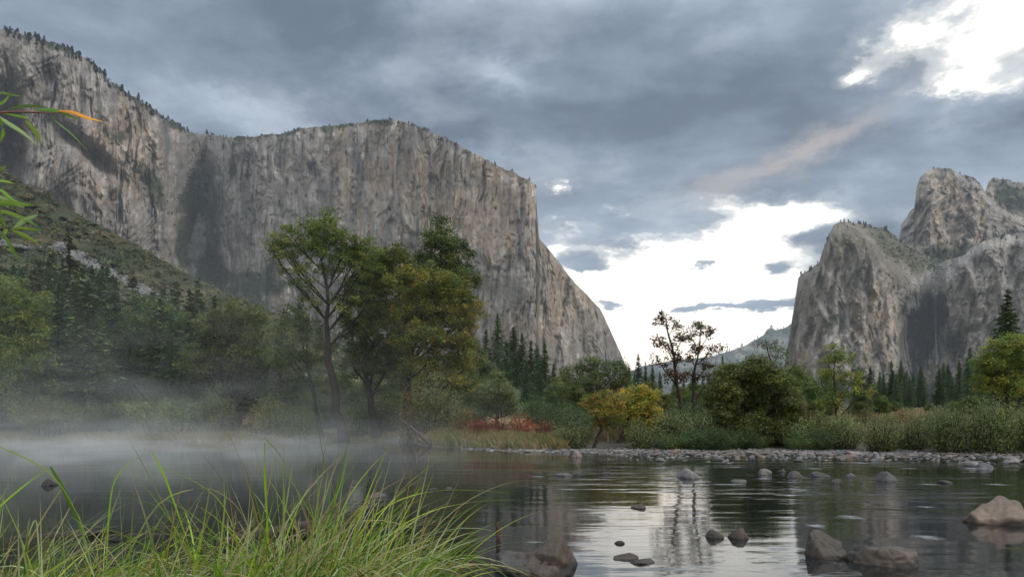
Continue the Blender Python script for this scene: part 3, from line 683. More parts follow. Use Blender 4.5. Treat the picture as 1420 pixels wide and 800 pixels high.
# trees of the right half
px_tree('willow_tree', 'big rounded green willow with dark stems at its foot, overhanging the gravel bar', 'tree', 43,
        [(1040, 618), (1040, 600), (1044, 575), (1040, 550)],
        [(1018, 520, 22, 16), (1044, 512, 24, 16), (1070, 528, 22, 16), (1004, 546, 20, 18), (1034, 545, 32, 20), (1082, 552, 22, 18), (1058, 560, 28, 18), (1012, 574, 22, 16), (1094, 580, 18, 16), (1044, 588, 24, 14), (1074, 588, 22, 14), (1000, 566, 20, 16), (1022, 596, 22, 12), (1064, 600, 22, 10), (1092, 560, 20, 16), (1028, 530, 24, 16), (1056, 536, 24, 16)],
        .22, OLIVE+GREEN+SAGE[:1], spray=.42, per=80, leaf=.13, dens=1.7)
px_tree('alder_tree', 'wispy half bare olive tree rising behind the big rounded willow', 'tree', 60,
        [(1078, 590), (1076, 550), (1070, 510), (1064, 480)],
        [(1062, 476, 14, 11), (1078, 490, 14, 11), (1052, 498, 15, 11), (1090, 510, 13, 11), (1070, 512, 16, 12)],
        .14, OLIVE+BL, spray=.42, per=26, leaf=.14, dens=.6)
px_tree('alder_tree', 'upright yellow green tree with thin stems in front of the waterfall cliff foot', 'tree', 58,
        [(1160, 600), (1160, 570), (1158, 540), (1156, 510)],
        [(1154, 488, 15, 11), (1168, 500, 14, 11), (1146, 508, 14, 12), (1162, 522, 20, 13), (1184, 524, 16, 12), (1142, 534, 14, 12), (1196, 540, 13, 11), (1172, 546, 18, 11), (1154, 556, 16, 10)],
        .14, YELG+GREEN, spray=.45, per=52, leaf=.13, dens=.75)
px_tree('oak_tree', 'yellow green oak at the right edge below the tall spruce', 'tree', 60,
        [(1396, 606), (1396, 570), (1398, 540), (1400, 510)],
        [(1384, 486, 22, 14), (1410, 480, 24, 15), (1366, 506, 18, 15), (1396, 508, 28, 18), (1428, 500, 22, 16), (1372, 530, 20, 14), (1404, 536, 26, 16), (1436, 530, 20, 16)],
        .26, YELG+GREEN, spray=.5, per=75, leaf=.14, dens=.95)
px_tree('alder_tree', 'gnarled golden leaved small tree with a dark leaning stem on the bank', 'tree', 42,
        [(824, 617), (830, 602), (838, 585), (842, 572)],
        [(838, 552, 20, 10), (856, 556, 16, 11), (820, 558, 14, 9), (846, 566, 22, 10), (834, 582, 18, 9), (824, 568, 12, 9), (842, 574, 18, 9), (860, 574, 9, 9)],
        .11, GOLD+YELG, spray=.3, per=55, leaf=.10, dens=1.0, bark=(.03, .025, .022))
px_tree('alder_tree', 'taller golden leaved small tree beside the gnarled one', 'tree', 43.5,
        [(858, 616), (864, 598), (872, 580), (878, 562)],
        [(884, 543, 17, 10), (900, 550, 16, 12), (868, 550, 14, 10), (890, 562, 22, 12), (908, 584, 14, 10), (870, 556, 12, 9), (884, 566, 20, 10), (904, 572, 12, 10), (872, 580, 14, 9)],
        .11, GOLD[:3]+YELG, spray=.3, per=58, leaf=.10, dens=1.05, bark=(.03, .025, .022))
px_tree('oak_tree', 'wide grey olive tree in front of the foot of the great monolith', 'tree', 78,
        [(826, 596), (826, 560), (828, 530)],
        [(826, 506, 26, 11), (852, 514, 24, 12), (800, 516, 22, 12), (832, 530, 38, 14), (866, 534, 20, 14), (794, 540, 22, 14), (826, 556, 36, 14), (862, 560, 22, 12), (796, 566, 22, 12)],
        .26, OLIVE+DARKG, spray=.65, per=60, leaf=.17, dens=.9)
px_tree('oak_tree', 'pale olive tree with a rounded peak behind the red bushes', 'tree', 66,
        [(690, 598), (690, 560), (690, 540)],
        [(690, 528, 15, 13), (676, 546, 17, 14), (704, 548, 17, 14), (690, 562, 26, 14), (664, 570, 16, 12), (716, 570, 16, 12)],
        .18, OLIVE+SAGE, spray=.55, per=65, leaf=.15, dens=1.0)

# ---- bushes: many fanning stems with leaves along them
def bush(name, label, cat, px, py, wpx, hpx, Y, cols, seed, stems=46, leaf=.10, wisp=.5, group=None, per=46, rows=1, dark=(.04, .032, .026)):
    rng = np.random.default_rng(seed)
    X = (px-CX)/F*Y; base = np.array([X, Y, gz(X, Y)-.05])
    W = wpx/F*Y/2; H = (EYE+(HZ-(py-hpx))/F*Y)-base[2]
    wood, lf = MB(), MB(); cols = np.asarray(cols)
    ns = int(stems*rows)
    for i in range(ns):
        a = rng.uniform(0, 6.283); q = math.sqrt(rng.uniform(0, 1))
        x0, y0 = q*W*.45*math.cos(a), q*W*.35*math.sin(a)
        lean = q*W*.62*rng.uniform(.7, 1.15)
        h = H*(1-.38*q*q)*rng.uniform(.55, 1.15)
        tip = np.array([x0+lean*math.cos(a), y0+lean*.8*math.sin(a), h])
        P = curve([(x0, y0, 0), (x0+.15*(tip[0]-x0), y0+.15*(tip[1]-y0), h*.45), tip], 7, .02*h, rng)
        wood.tube(P, np.linspace(.022+.006*h, .004, 7), 4, dark)
        n = int(per*1.5*h*rng.uniform(.8, 1.2)/1.6)
        t = rng.uniform(.12, 1, n)**.85*6; k = np.minimum(t.astype(int), 5); f = (t-k)[:, None]
        C = P[k]*(1-f)+P[k+1]*f
        spread = (.10+.16*(1-t/6)*h*wisp+.05*h)[:, None]
        C = C+rng.normal(size=(n, 3))*spread*np.array([1, 1, .6]); C[:, 2] = np.maximum(C[:, 2], .03)
        ax = P[k+1]-P[k]; ax /= np.linalg.norm(ax, axis=1)[:, None]
        base_c = cols[rng.integers(0, len(cols))]*rng.uniform(.8, 1.2)
        leaf_quads(lf, C, leaf*1.25, leaf*.42, base_c*rng.uniform(.7, 1.35, (n, 1)), rng, .2, ax, .5)
    e = empty(name, tuple(base), label, cat, group)
    wood.build('stem', M_BARK, e); lf.build('foliage', M_LEAF, e)
    return e
B = bush
B('bush', 'grey green rounded shrub in thin mist right of the big clump', 'shrub', 604, 592, 74, 66, 50, SAGE+OLIVE, 1, 70, .13)
B('bush', 'brown tinged shrub leaning on the grey green rounded shrub', 'shrub', 574, 590, 34, 58, 51, OLIVE+RUST, 2, 36, .12)
B('bush', 'small orange brown shrub at the left end of the red bushes', 'shrub', 640, 600, 30, 42, 47, RUST+OLIVE, 3, 34, .11)
B('bush', 'rusty shrub joining the left end of the red thicket', 'shrub', 662, 604, 36, 26, 46, RED+RUST[:1], 4, 54, .09)
B('bush', 'red shrub forming the middle of the red thicket', 'shrub', 690, 605, 46, 29, 46, RED+RUST, 5, 60, .09)
B('bush', 'deep red shrub, brightest of the red thicket', 'shrub', 724, 605, 44, 30, 46, RED[:3], 6, 60, .09)
B('bush', 'red shrub at the right end of the red thicket', 'shrub', 754, 604, 34, 24, 47, RED+RUST, 7, 44, .09)
B('bush', 'rust coloured low shrub trailing off right of the red thicket', 'shrub', 786, 604, 46, 26, 50, RUST+OLIVE, 8, 44, .09)
B('bush', 'dark green domed shrub behind the red thicket', 'shrub', 742, 590, 46, 42, 62, DARKG+GREEN[:1], 9, 70, .13)
B('bush', 'fresh bright green tussock shrub at the waterline', 'shrub', 752, 624, 26, 22, 41.5, [(.12, .16, .03), (.09, .13, .03)], 10, 46, .08)
B('bush', 'spreading grey olive willow shrub on the bank right of the bright green one', 'shrub', 795, 622, 66, 42, 42, SAGE+OLIVE, 11, 90, .10)
B('bush', 'olive willow shrub below the golden trees', 'shrub', 888, 620, 54, 40, 41.3, OLIVE+SAGE[:1], 12, 70, .10)
B('bush', 'orange leaved shrub tucked behind the golden trees', 'shrub', 908, 606, 34, 42, 45, GOLD[:2]+RUST[:1]+OLIVE, 13, 46, .10)
B('bush', 'olive shrub at the foot of the thin backlit trees', 'shrub', 932, 618, 50, 52, 42, OLIVE+SAGE, 14, 70, .10)
B('bush', 'pale olive shrub between the backlit trees and the big willow', 'shrub', 968, 618, 52, 56, 42.5, SAGE+OLIVE+GREEN[:1], 15, 76, .10)
B('bush', 'green shrub leaning against the left side of the big willow', 'shrub', 1000, 618, 40, 54, 44, GREEN+OLIVE, 16, 56, .10)
B('bush', 'reddish brown shrub at the right foot of the big willow', 'shrub', 1104, 616, 40, 66, 43, RUST[1:]+OLIVE, 17, 52, .11)
B('bush', 'olive shrub right of the big willow', 'shrub', 1132, 618, 56, 46, 42, OLIVE+GREEN, 18, 80, .10)
B('bush', 'low green shrub under the upright yellow green tree', 'shrub', 1172, 618, 60, 44, 41, SAGE+GREEN, 19, 80, .10)
B('bush', 'grassy green willow shrub in the middle of the right bank', 'shrub', 1222, 622, 66, 48, 39, GREEN+SAGE, 20, 100, .09)
B('bush', 'rust red shrub showing above the right bank willows', 'shrub', 1250, 600, 40, 34, 48, RUST+OLIVE, 21, 46, .10)
B('bush', 'brown olive shrub on the edge of the straw coloured meadow', 'shrub', 1200, 598, 44, 30, 50, RUST[1:]+OLIVE, 22, 50, .10)
B('bush', 'dull green shrub left of the tall willow thicket', 'shrub', 1268, 620, 50, 44, 39.5, OLIVE+SAGE, 23, 80, .09)
B('willow_bush', 'tall green willow thicket on the right bank, its left half', 'shrub', 1320, 626, 84, 66, 38, GREEN+SAGE, 24, 150, .09)
B('willow_bush', 'tall green willow thicket on the right bank, its right half', 'shrub', 1376, 626, 84, 72, 37.5, GREEN+SAGE[:2]+OLIVE[:1], 25, 150, .09)
B('willow_bush', 'green willow thicket cut off by the right edge of the photo', 'shrub', 1438, 626, 80, 70, 37.5, GREEN+SAGE, 26, 140, .09)
B('bush', 'misty olive shrub at the foot of the round topped tree', 'shrub', 300, 602, 56, 64, 58, SAGE+OLIVE, 27, 66, .13)
B('bush', 'misty yellowish shrub right of the round topped tree', 'shrub', 378, 602, 54, 56, 57, YELG+SAGE, 28, 66, .13)
B('bush', 'misty green shrub at the foot of the slender curved tree', 'shrub', 418, 602, 46, 36, 56, OLIVE+GREEN, 29, 56, .13)
B('bush', 'pinkish brown shrub in the mist left of the leaning trunk', 'shrub', 350, 604, 30, 32, 56, RUST[1:]+SAGE, 30, 36, .12)
B('bush', 'misty green shrub between the leaning trunk and the clump', 'shrub', 498, 600, 48, 44, 57, OLIVE+GREEN, 31, 56, .13)
B('bush', 'dim green shrub under the left of the big clump', 'shrub', 540, 598, 50, 52, 58, DARKG+OLIVE, 32, 60, .13)
B('bush', 'misty olive shrub at the far left waterline', 'shrub', 60, 604, 70, 50, 57, OLIVE+GREEN, 33, 66, .13)
B('bush', 'dark misty shrub under the left wood', 'shrub', 130, 604, 60, 48, 59, DARKG+OLIVE, 34, 60, .13)
B('bush', 'dull green misty shrub left of the olive tree', 'shrub', 238, 604, 50, 50, 59, OLIVE+DARKG, 35, 60, .13)

def bush_fill(protos, spots, label, group, rng):
    for i, (px, top, Y) in enumerate(spots):
        if Y <= 1: Y = float(np.interp(px, SH[:, 0], SH[:, 1]))+1.9+2.2*Y
        p = protos[i % len(protos)]; X = (px-CX)/F*Y; zb = gz(X, Y)-.08
        s = max(.4, (EYE+(HZ-top)/F*Y-zb)/3.0); dup(p, (X, Y, zb), rng.uniform(0, 6.28), (s*rng.uniform(.9, 1.5), s*rng.uniform(.9, 1.4), s), label, group)
FB = [B('bush', l_, 'shrub', px_, 604, wd_, 3.0/Y_*F+(EYE-gz((px_-CX)/F*Y_, Y_))*0, Y_, c_, sd_, 80, .13) for l_, px_, wd_, Y_, c_, sd_ in [
    ('dark misty shrub at the foot of the leftmost pines', -40, 66, 60, DARKG, 41), ('olive misty shrub just right of the far left tree', 96, 66, 60, DARKG+OLIVE[:2], 42), ('greyish misty shrub by the stem of the olive tree', 176, 66, 61, OLIVE+SAGE[:1], 43)]]
_r = np.random.default_rng(5)
bush_fill(FB, [(_r.uniform(-70, 660), _r.uniform(540, 574), _r.uniform(57.5, 70)) for _ in range(90)], 'misty shrub in the undergrowth of the left bank wood', 'undergrowth of the left bank', _r)
bush_fill(FB, [(_r.uniform(770, 1010), _r.uniform(552, 574), _r.uniform(46, 62)) for _ in range(26)], 'olive shrub in the undergrowth below the gap', 'undergrowth below the gap', _r)
bush_fill(FB, [(_r.uniform(1090, 1450), _r.uniform(566, 584), _r.uniform(42, 60)) for _ in range(30)], 'low shrub between the willows of the right bank', 'low shrubs of the right bank', _r)
bush_fill(FB, [(_r.uniform(1090, 1450), _r.uniform(560, 574), _r.uniform(90, 150)) for _ in range(24)], 'small distant bush dotted over the meadow', 'bushes of the meadow', _r)
bush_fill([FB[0], FB[1]], [(_r.uniform(900, 1450), _r.uniform(588, 606), _r.uniform(0, 1)) for _ in range(40)], 'low sprawling shrub at the edge of the gravel bar', 'shrubs edging the gravel bar', _r)

# ---- conifers
def conifer_proto(name, H, Rm, seed, step=.34, col=((.058, .100, .038), (.080, .120, .046), (.046, .080, .036)), bare=.1, needle=.42, fill=1.0, droop=.25):
    rng = np.random.default_rng(seed); wood, lf = MB(), MB(); col = np.asarray(col)
    wood.tube([(0, 0, 0), (.05, .03, H*.5), (0, 0, H)], [H*.013+.06, H*.009, .02], 7, (.055, .042, .033))
    z = H*bare
    while z < H*.99:
        t = (z-H*bare)/(H*(1-bare))
        L = Rm*(1-t)**.8*(.75+.25*math.sin(t*2.6+.4))*(1 if t > .06 else .7)+.12
        nb = max(4, int(8*fill*(1-.35*t)))
        a0 = rng.uniform(0, 6.28)
        for b in range(nb):
            if rng.uniform() < .08: continue
            a = a0+b*6.283/nb+rng.normal(0, .18); l = L*rng.uniform(.62, 1.12)
            d = np.array([math.cos(a), math.sin(a), 0])
            z0 = z+rng.normal(0, step*.35)
            P = np.array([[0, 0, z0], d*l*.5+[0, 0, z0-droop*.15*l], d*l+[0, 0, z0-droop*l+.1*l]])
            if l > .7: wood.tube(P, [.05, .03, .012], 3, (.05, .04, .03))
            n = max(3, int(l/needle*5.2*fill))
            s = rng.uniform(.08, 1, n)[:, None]
            C = np.where(s < .5, P[0]+(P[1]-P[0])*s*2, P[1]+(P[2]-P[1])*(s*2-1))
            side = np.cross(d, [0, 0, 1.])
            C = C+side*rng.normal(0, 1, (n, 1))*(.20*l*(1.1-s))+np.array([0, 0, 1])*rng.normal(-.06, .07, (n, 1))
            ax = np.broadcast_to(d, (n, 3))
            c = col[rng.integers(0, len(col))]*rng.uniform(.75, 1.3, (n, 1))
            leaf_quads(lf, C, needle*1.25, needle*.5, c, rng, .9, ax, .6)
        z += step*rng.uniform(.75, 1.25)*(1-.35*t)
    e = empty(name, (0, 0, 0), '', 'tree')
    wood.build('trunk', M_BARK, e, True); lf.build('crown', M_NEEDLE, e)
    return e
FIRS = [conifer_proto('fir_tree', 20, 3.6, 201), conifer_proto('fir_tree', 20, 4.2, 202, .4), conifer_proto('fir_tree', 20, 3.1, 203, .36)]
PINES = [conifer_proto('pine_tree', 20, 4.0, 211, .55, ((.075, .10, .036), (.09, .11, .042), (.06, .085, .034)), .22, .6, .9, .05),
         conifer_proto('pine_tree', 20, 3.6, 212, .6, ((.068, .075, .032), (.088, .085, .038), (.05, .064, .030)), .16, .6, .85, .1)]
used = set()
def plant(protos, k, px, top, Y, label, group=None, fat=1.0, rng=RNG, base=None, rz=None):
    p = protos[k % len(protos)]
    X = (px-CX)/F*Y; zb = gz(X, Y)-.1 if base is None else base
    H = EYE+(HZ-top)/F*Y-zb; s = H/20
    rz = rng.uniform(0, 6.28) if rz is None else rz
    if id(p) not in used:
        used.add(id(p)); p.location = (X, Y, zb); p.rotation_euler = (0, 0, rz); p.scale = (s*fat, s*fat, s); tag(p, label, 'tree', group); return p
    return dup(p, (X, Y, zb), rz, (s*fat, s*fat, s), label, group)
# named conifers first
plant(FIRS, 0, 1397, 400, 112, 'tall dark spruce standing above the trees at the right edge', fat=1.35)
plant(FIRS, 1, 690, 432, 150, 'tallest dark fir of the row left of the monolith foot, next to the big clump', fat=.95)
plant(FIRS, 2, 755, 473, 130, 'fir at the right end of the row with a neat symmetric cone', fat=1.15)
plant(PINES, 0, 274, 384, 92, 'brownish pine rising over the end of the scree on the left slope', fat=1.0)
plant(PINES, 1, 96, 318, 130, 'dark pine with its top against the brushy slope at upper left', fat=1.1)
GA = 'firs in the row beside the big clump'
for i, (px, tp, Y) in enumerate([(712, 452, 155), (724, 461, 150), (736, 470, 140), (745, 478, 150), (702, 470, 130), (674, 455, 150), (716, 492, 120), (730, 500, 115), (748, 500, 122), (768, 502, 130), (778, 512, 125), (662, 470, 140), (695, 500, 110), (762, 520, 110)]):
    plant(FIRS, i, px, tp, Y, 'dark fir in the row of conifers between the big green clump and the monolith foot', GA, RNG.uniform(.95, 1.4))
GB = 'conifers of the misty wood on the left bank'
for i in range(84):
    px = RNG.uniform(-60, 400); Y = RNG.uniform(59, 120)
    env = np.interp(px, [-60, 0, 60, 110, 150, 200, 250, 300, 350, 400], [300, 325, 335, 310, 345, 370, 375, 400, 420, 440])
    tp = env+RNG.uniform(8, 70)
    pine = RNG.uniform() < .55
    plant(PINES if pine else FIRS, i, px, tp, Y, ('bushy pine' if pine else 'narrow fir')+' in the misty dark wood on the left bank', GB, RNG.uniform(.85, 1.35))
GC = 'conifers at the foot of the waterfall cliff'
for i in range(60):
    px = RNG.uniform(1186, 1372); Y = RNG.uniform(190, 330); tp = RNG.uniform(496, 548)-8*math.exp(-((px-1300)/30)**2)
    if px < 1215: tp += 8
    plant(FIRS, i, px, tp, Y, 'green fir in the wood at the foot of the waterfall cliff', GC, RNG.uniform(.9, 1.7))
for i, (px, tp, Y) in enumerate([(1345, 480, 150), (1330, 498, 160), (1362, 500, 140)]):
    plant(FIRS, i, px, tp, Y, ['slim fir left of the yellow green oak, tallest of three', 'slim fir farthest left of the three beside the oak', 'slim fir closest to the yellow green oak'][i], fat=.9)
GD = 'pointed conifers behind the gap'
for i, (px, tp, Y) in enumerate([(885, 489, 120), (895, 500, 118), (905, 506, 125), (872, 506, 130), (1002, 492, 120), (1012, 500, 110), (880, 516, 105), (900, 520, 100), (915, 514, 112), (990, 512, 118), (1030, 498, 125), (960, 518, 118), (975, 516, 120), (935, 516, 110), (948, 522, 110)]):
    plant(FIRS, i+1, px, tp, Y, 'small pointed conifer low in the gap behind the backlit trees', GD, RNG.uniform(.8, 1.1))

# ---- general broadleaf trees for the mid distance
def broad_proto(name, seed, cols, H=10.0, W=4.2, n=11, spray=.6, per=62, leaf=.17, dens=.85):
    rng = np.random.default_rng(seed); lob = []
    for i in range(n):
        t = (i+.5)/n; a = i*2.4+rng.uniform(-.3, .3)
        rr = W*.58*math.sin(math.pi*min(.98, .18+.72*t))*rng.uniform(.7, 1.1)
        z = H*(.25+.62*t)
        lob.append(((rr*math.cos(a), rr*math.sin(a), z), (W*.36*rng.uniform(.8, 1.2), W*.36*rng.uniform(.8, 1.2), H*.12*rng.uniform(.8, 1.25))))
    lob.append(((0, 0, H*.9), (W*.3, W*.3, H*.1)))
    w, l = crown_and_wood([np.zeros(3), (.1, 0, H*.2), (-.1, .1, H*.45), (.05, 0, H*.8)], .2, lob, cols, rng, spray=spray, per=per, leaf=leaf, dens=dens)
    return place_tree(name, '', 'tree', (0, 0, 0), w, l)
BRO = [broad_proto('oak_tree', 301, OLIVE+DARKG), broad_proto('oak_tree', 302, GREEN+OLIVE, W=4.8), broad_proto('oak_tree', 303, DARKG+GREEN, W=5.2)]
def bplant(k, px, top, Y, label, group, fat=1.0):
    p = BRO[k % 3]; X = (px-CX)/F*Y; zb = gz(X, Y)-.1
    s = (EYE+(HZ-top)/F*Y-zb)/10
    rz = RNG.uniform(0, 6.28)
    if id(p) not in used:
        used.add(id(p)); p.location = (X, Y, zb); p.rotation_euler = (0, 0, rz); p.scale = (s*fat, s*fat, s); tag(p, label, 'tree', group)
    else: dup(p, (X, Y, zb), rz, (s*fat, s*fat, s), label, group)
for i, (px, tp, Y, f) in enumerate([(560, 500, 68, 1.1), (600, 505, 72, 1.1), (640, 500, 74, 1.0), (655, 470, 85, .8), (520, 520, 70, 1.1), (470, 515, 72, 1.1), (440, 520, 70, 1.1), (670, 530, 70, 1.0), (545, 540, 64, 1.2), (490, 540, 66, 1.1)]):
    bplant(i, px, tp, Y, 'dim green understorey tree behind the trunks of the big clump', 'understorey behind the big clump', f)
for i, (px, tp, Y, f) in enumerate([(770, 530, 88, 1.2), (784, 518, 95, 1), (878, 540, 80, 1.2), (905, 540, 78, 1.1), (925, 545, 72, 1.2), (960, 545, 72, 1.2), (985, 528, 74, 1), (940, 535, 82, 1.1), (1000, 530, 70, 1), (1015, 505, 62, .8), (895, 528, 95, 1.1), (965, 528, 90, 1.1)]):
    bplant(i, px, tp, Y, 'rounded olive tree in the low belt of trees across the gap', 'low tree belt across the gap', f)
for i, (px, tp, Y, f) in enumerate([(1108, 505, 70, .8), (1122, 530, 66, 1.0), (1196, 540, 70, .9), (1096, 540, 64, 1), (1220, 548, 90, 1.2), (1144, 545, 74, 1.1), (1190, 552, 80, 1.3), (1345, 548, 80, 1.2), (1320, 556, 95, 1.4), (1290, 560, 110, 1.4), (1240, 556, 110, 1.3), (1430, 520, 75, 1)]):
    bplant(i+1, px, tp, Y, 'mid sized olive tree behind the willows of the right bank', 'trees behind the right bank willows', f)
for i in range(16):
    px = RNG.uniform(-80, 430); Y = RNG.uniform(62, 95)
    tp = np.interp(px, [-60, 60, 120, 250, 300, 430], [440, 440, 450, 470, 480, 500])+RNG.uniform(0, 70)
    bplant(i, px, tp, Y, 'leafy tree in the misty understorey of the left bank', 'leafy trees of the misty left bank', RNG.uniform(.9, 1.3))

# ---- pines along the rims of the cliffs, each its own small tree
def rim_proto(seed):
    rng = np.random.default_rng(seed); mb = MB()
    mb.tube([(0, 0, -3), (0, 0, 12)], [.45, .1], 4, (.05, .045, .04))
    n = 150; t = rng.uniform(.12, 1, n)**.8; r = (1.0-t)*2.7+.5
    a = rng.uniform(0, 6.28, n)
    C = np.stack([np.cos(a)*r*rng.uniform(.2, 1, n), np.sin(a)*r*rng.uniform(.2, 1, n), t*13], 1)
    leaf_quads(mb, C, 1.6, .9, np.array([.022, .030, .022])*rng.uniform(.7, 1.4, (n, 1)), rng, .5)
    return mb.mesh('rim_pine', M_NEEDLE)
RIM = [rim_proto(401+i) for i in range(4)]
RIM.append(None)
def rim(info, lo, hi, n, label, group, smin=.5, smax=1.25, dens=None):
    px, top = info['px'], info['top']; nr = info['D'].shape[0]-1
    for i in range(n):
        for _ in range(30):
            q = RNG.uniform(lo, hi)
            if dens is None or RNG.uniform() < dens(q): break
        j = int(np.abs(px-q).argmin()); dn = RNG.choice([0, 0, 0, 4, 9])
        r_ = nr-int(dn)
        o = bpy.data.objects.new('rim_pine', RIM[int(RNG.integers(0, 4))]); COL.objects.link(o)
        s = RNG.uniform(smin, smax)*1.35
        back = 0 if dn else RNG.uniform(0, 20)
        k = 1+back/info['Y'][r_, j]
        o.location = (info['X'][r_, j]*k, info['Y'][r_, j]*k, info['Z'][r_, j]-back*.12-1); o.scale = (s*RNG.uniform(1.0, 2.0), s*RNG.uniform(1.0, 2.0), s)
        o.rotation_euler = (0, 0, RNG.uniform(0, 6.28)); tag(o, label, 'tree', group)
rim(INFO_LW, 0, 300, 150, 'tiny dark pine on the sloping rim of the left cliff', 'pines on the rim of the left cliff', .45, 1.2, lambda q: .3+.7*(noise(q*.05, 1.1) > -.1))
rim(INFO_LW, 300, 742, 95, 'tiny dark pine on the flat top of the great monolith', 'pines on top of the great monolith', .3, .75, lambda q: .15+.85*(abs(q-440) < 150 or q > 560))
rim(INFO_RA, 1110, 1246, 34, 'tiny dark pine on the crest of the cliff left of the waterfall', 'pines on the crest left of the waterfall', .4, .9)
rim(INFO_RA, 1340, 1440, 14, 'tiny dark pine on the crest right of the waterfall', 'pines on the crest right of the waterfall', .3, .7)
rim(INFO_RB, 1280, 1360, 18, 'tiny dark pine on the domed summit above the waterfall wall', 'pines on the domed summit', .3, .6)
rim(INFO_RC, 1370, 1440, 8, 'tiny dark pine on the rearmost summit at the right edge', 'pines on the rearmost summit', .4, .8)
rim(INFO_RD, 1005, 1092, 26, 'tiny pine on the far ridge in the gap', 'pines on the far ridge', .9, 1.8)

# ------------------------------------------------------------------ rocks
def rock_mesh(seed, col, flat=.6, sub=4, rough=.3, strata=0.0):
    import bmesh
    bm = bmesh.new(); bmesh.ops.create_icosphere(bm, subdivisions=sub, radius=1)
    V = np.array([v.co[:] for v in bm.verts]); Fc = np.array([[v.index for v in f.verts] for f in bm.faces]); bm.free()
    rng = np.random.default_rng(seed); o = rng.uniform(-50, 50, 3)
    # planar cuts give broken faces, rounded afterwards by water
    D = V.copy(); R = np.ones(len(V))
    for _ in range(9):
        n = rng.normal(size=3); n /= np.linalg.norm(n); h = rng.uniform(.5, .82)
        dd = V@n; R = np.minimum(R, np.where(dd > 1e-3, h/np.maximum(dd, 1e-3), 9))
    R = np.minimum(R, 1.0)
    R = R*(1+.045*ridged(V[:, 0]*3+o[1], V[:, 1]*3, V[:, 2]*3, 4)+.6*rough*fbm(V[:, 0]*1.1+o[0], V[:, 1]*1.1+o[1], V[:, 2]*1.1+o[2], 3)+.07*fbm(V[:, 0]*5+o[0], V[:, 1]*5, V[:, 2]*5, 4))
    if strata: R = R*(1-strata*sm(.5, .8, ridged(V[:, 0]*.8+V[:, 2]*2.4+o[0], V[:, 1]*.8+o[1], V[:, 2]*.3, 3)))
    V = V*R[:, None]; V[:, 2] *= flat
    z = V[:, 2]/flat
    col = np.asarray(col)*np.array([.44, .40, .37])*(1.0 if sub == 5 else 1.05)
    c = np.zeros((len(V), 3))+col
    c *= (1+.6*fbm(V[:, 0]*2+o[2], V[:, 1]*2, z*2, 5, .65))[:, None]
    wet = sm(.36, .27, z+.08*noise(V[:, 0]*4, V[:, 1]*4, o[0]))
    c = mixc(c, np.asarray(col)*.35, wet)
    return np_mesh('rock', V, Fc, M_ROCK, np.clip(c, .01, .8), True)
GREYR, TAN, DKR, PALE, PINK = (.16, .155, .15), (.23, .19, .155), (.07, .066, .062), (.30, .30, .31), (.27, .20, .17)
def rock(label, px, py, w, h, seed, col, name='river_rock', tilt=0, depth=1.0, sink=.28, flat=.6, sub=4, **kw):
    Y = EYE*F/(py-HZ)
    W = w/F*Y; Hh = h/F*Y
    o = link(name, rock_mesh(seed, col, flat, sub, **kw)); tag(o, label, 'rock')
    zspan = flat*.9
    Hs = Hh*(.95 if sub == 5 else .84)/(zspan*(1-sink))
    o.scale = (W/1.85, W/1.85*depth, Hs); o.location = ((px-CX)/F*Y, Y+W*.25*depth, -Hs*zspan*sink+.0)
    o.rotation_euler = (0, math.radians(tilt), 0)
    return o
rock('large brown angular boulder at the bottom centre of the river', 757, 796, 112, 48, 501, (.125, .10, .082), 'boulder', 0, 1.1, .2, sub=5, strata=.18)
rock('grey slab sloping into the water against the left of the large brown boulder', 722, 794, 92, 26, 502, (.115, .11, .105), 'boulder', 14, .9, .25, sub=5, strata=.12)
rock('smooth tan topped boulder at the right edge of the river', 1386, 727, 92, 38, 503, (.27, .215, .175), 'boulder', -9, .8, .22, sub=5, rough=.16)
rock('dark brown humped boulder, left of the two low boulders at the lower right', 1150, 774, 66, 34, 504, (.11, .095, .08), 'boulder', 0, .9, .25, sub=5, strata=.1)
rock('small dark rock leaning on the right side of the humped boulder', 1186, 777, 34, 15, 505, (.09, .082, .075), 'river_rock', 0, .9, .25)
rock('long low grey brown boulder with a pointed right end at the lower right', 1236, 784, 90, 28, 506, (.15, .13, .11), 'boulder', -12, .9, .25, sub=5, strata=.1)
rock('egg shaped brown rock, right of the close pair in the bright reflection', 1027, 746, 33, 18, 507, (.11, .09, .075), rough=.15, depth=.9)
rock('small brown rock, left of the close pair in the bright reflection', 994, 745, 28, 12, 508, (.10, .085, .07))
rock('tiny dark rock just right of the close pair', 1064, 743, 11, 3.5, 509, DKR)
rock('flat brown rock barely above the bright reflection, right of the large boulder', 866, 775, 38, 7, 510, (.11, .09, .08))
rock('long thin flat rock beside the flat brown rock', 897, 781, 42, 5.5, 511, (.09, .08, .075))
rock('tiny wet stone above the flat brown rock', 860, 754, 13, 4, 512, DKR)
rock('brown rounded rock alone in the upper part of the bright reflection', 885, 705, 22, 9, 513, (.12, .10, .085))
rock('grey rock with a flat left shoulder in mid river left of the bright reflection', 785, 660, 32, 10, 514, (.17, .17, .18))
rock('small black rock touching the grey mid river rock', 801, 659, 11, 5, 515, DKR)
rock('small pale stone right of the grey mid river rock', 843, 657, 15, 4, 516, GREYR)
rock('pale blue grey rock standing highest in the middle shallows', 958, 663, 34, 13, 517, (.24, .245, .27))
rock('low grey rock in the glittering shallows below the pale one', 1023, 668, 26, 6, 518, GREYR)
rock('small rounded dark grey rock left of the dark loaf shaped one', 1104, 662, 20, 9, 519, (.12, .11, .11))
rock('dark loaf shaped rock in the shallows', 1138, 661, 29, 10, 520, (.075, .07, .068))
rock('small dark rock above the rounded dark grey one', 1086, 654, 15, 6, 521, DKR)
rock('small grey rock below the dark loaf shaped one', 1161, 670, 19, 6.5, 522, (.11, .105, .105))
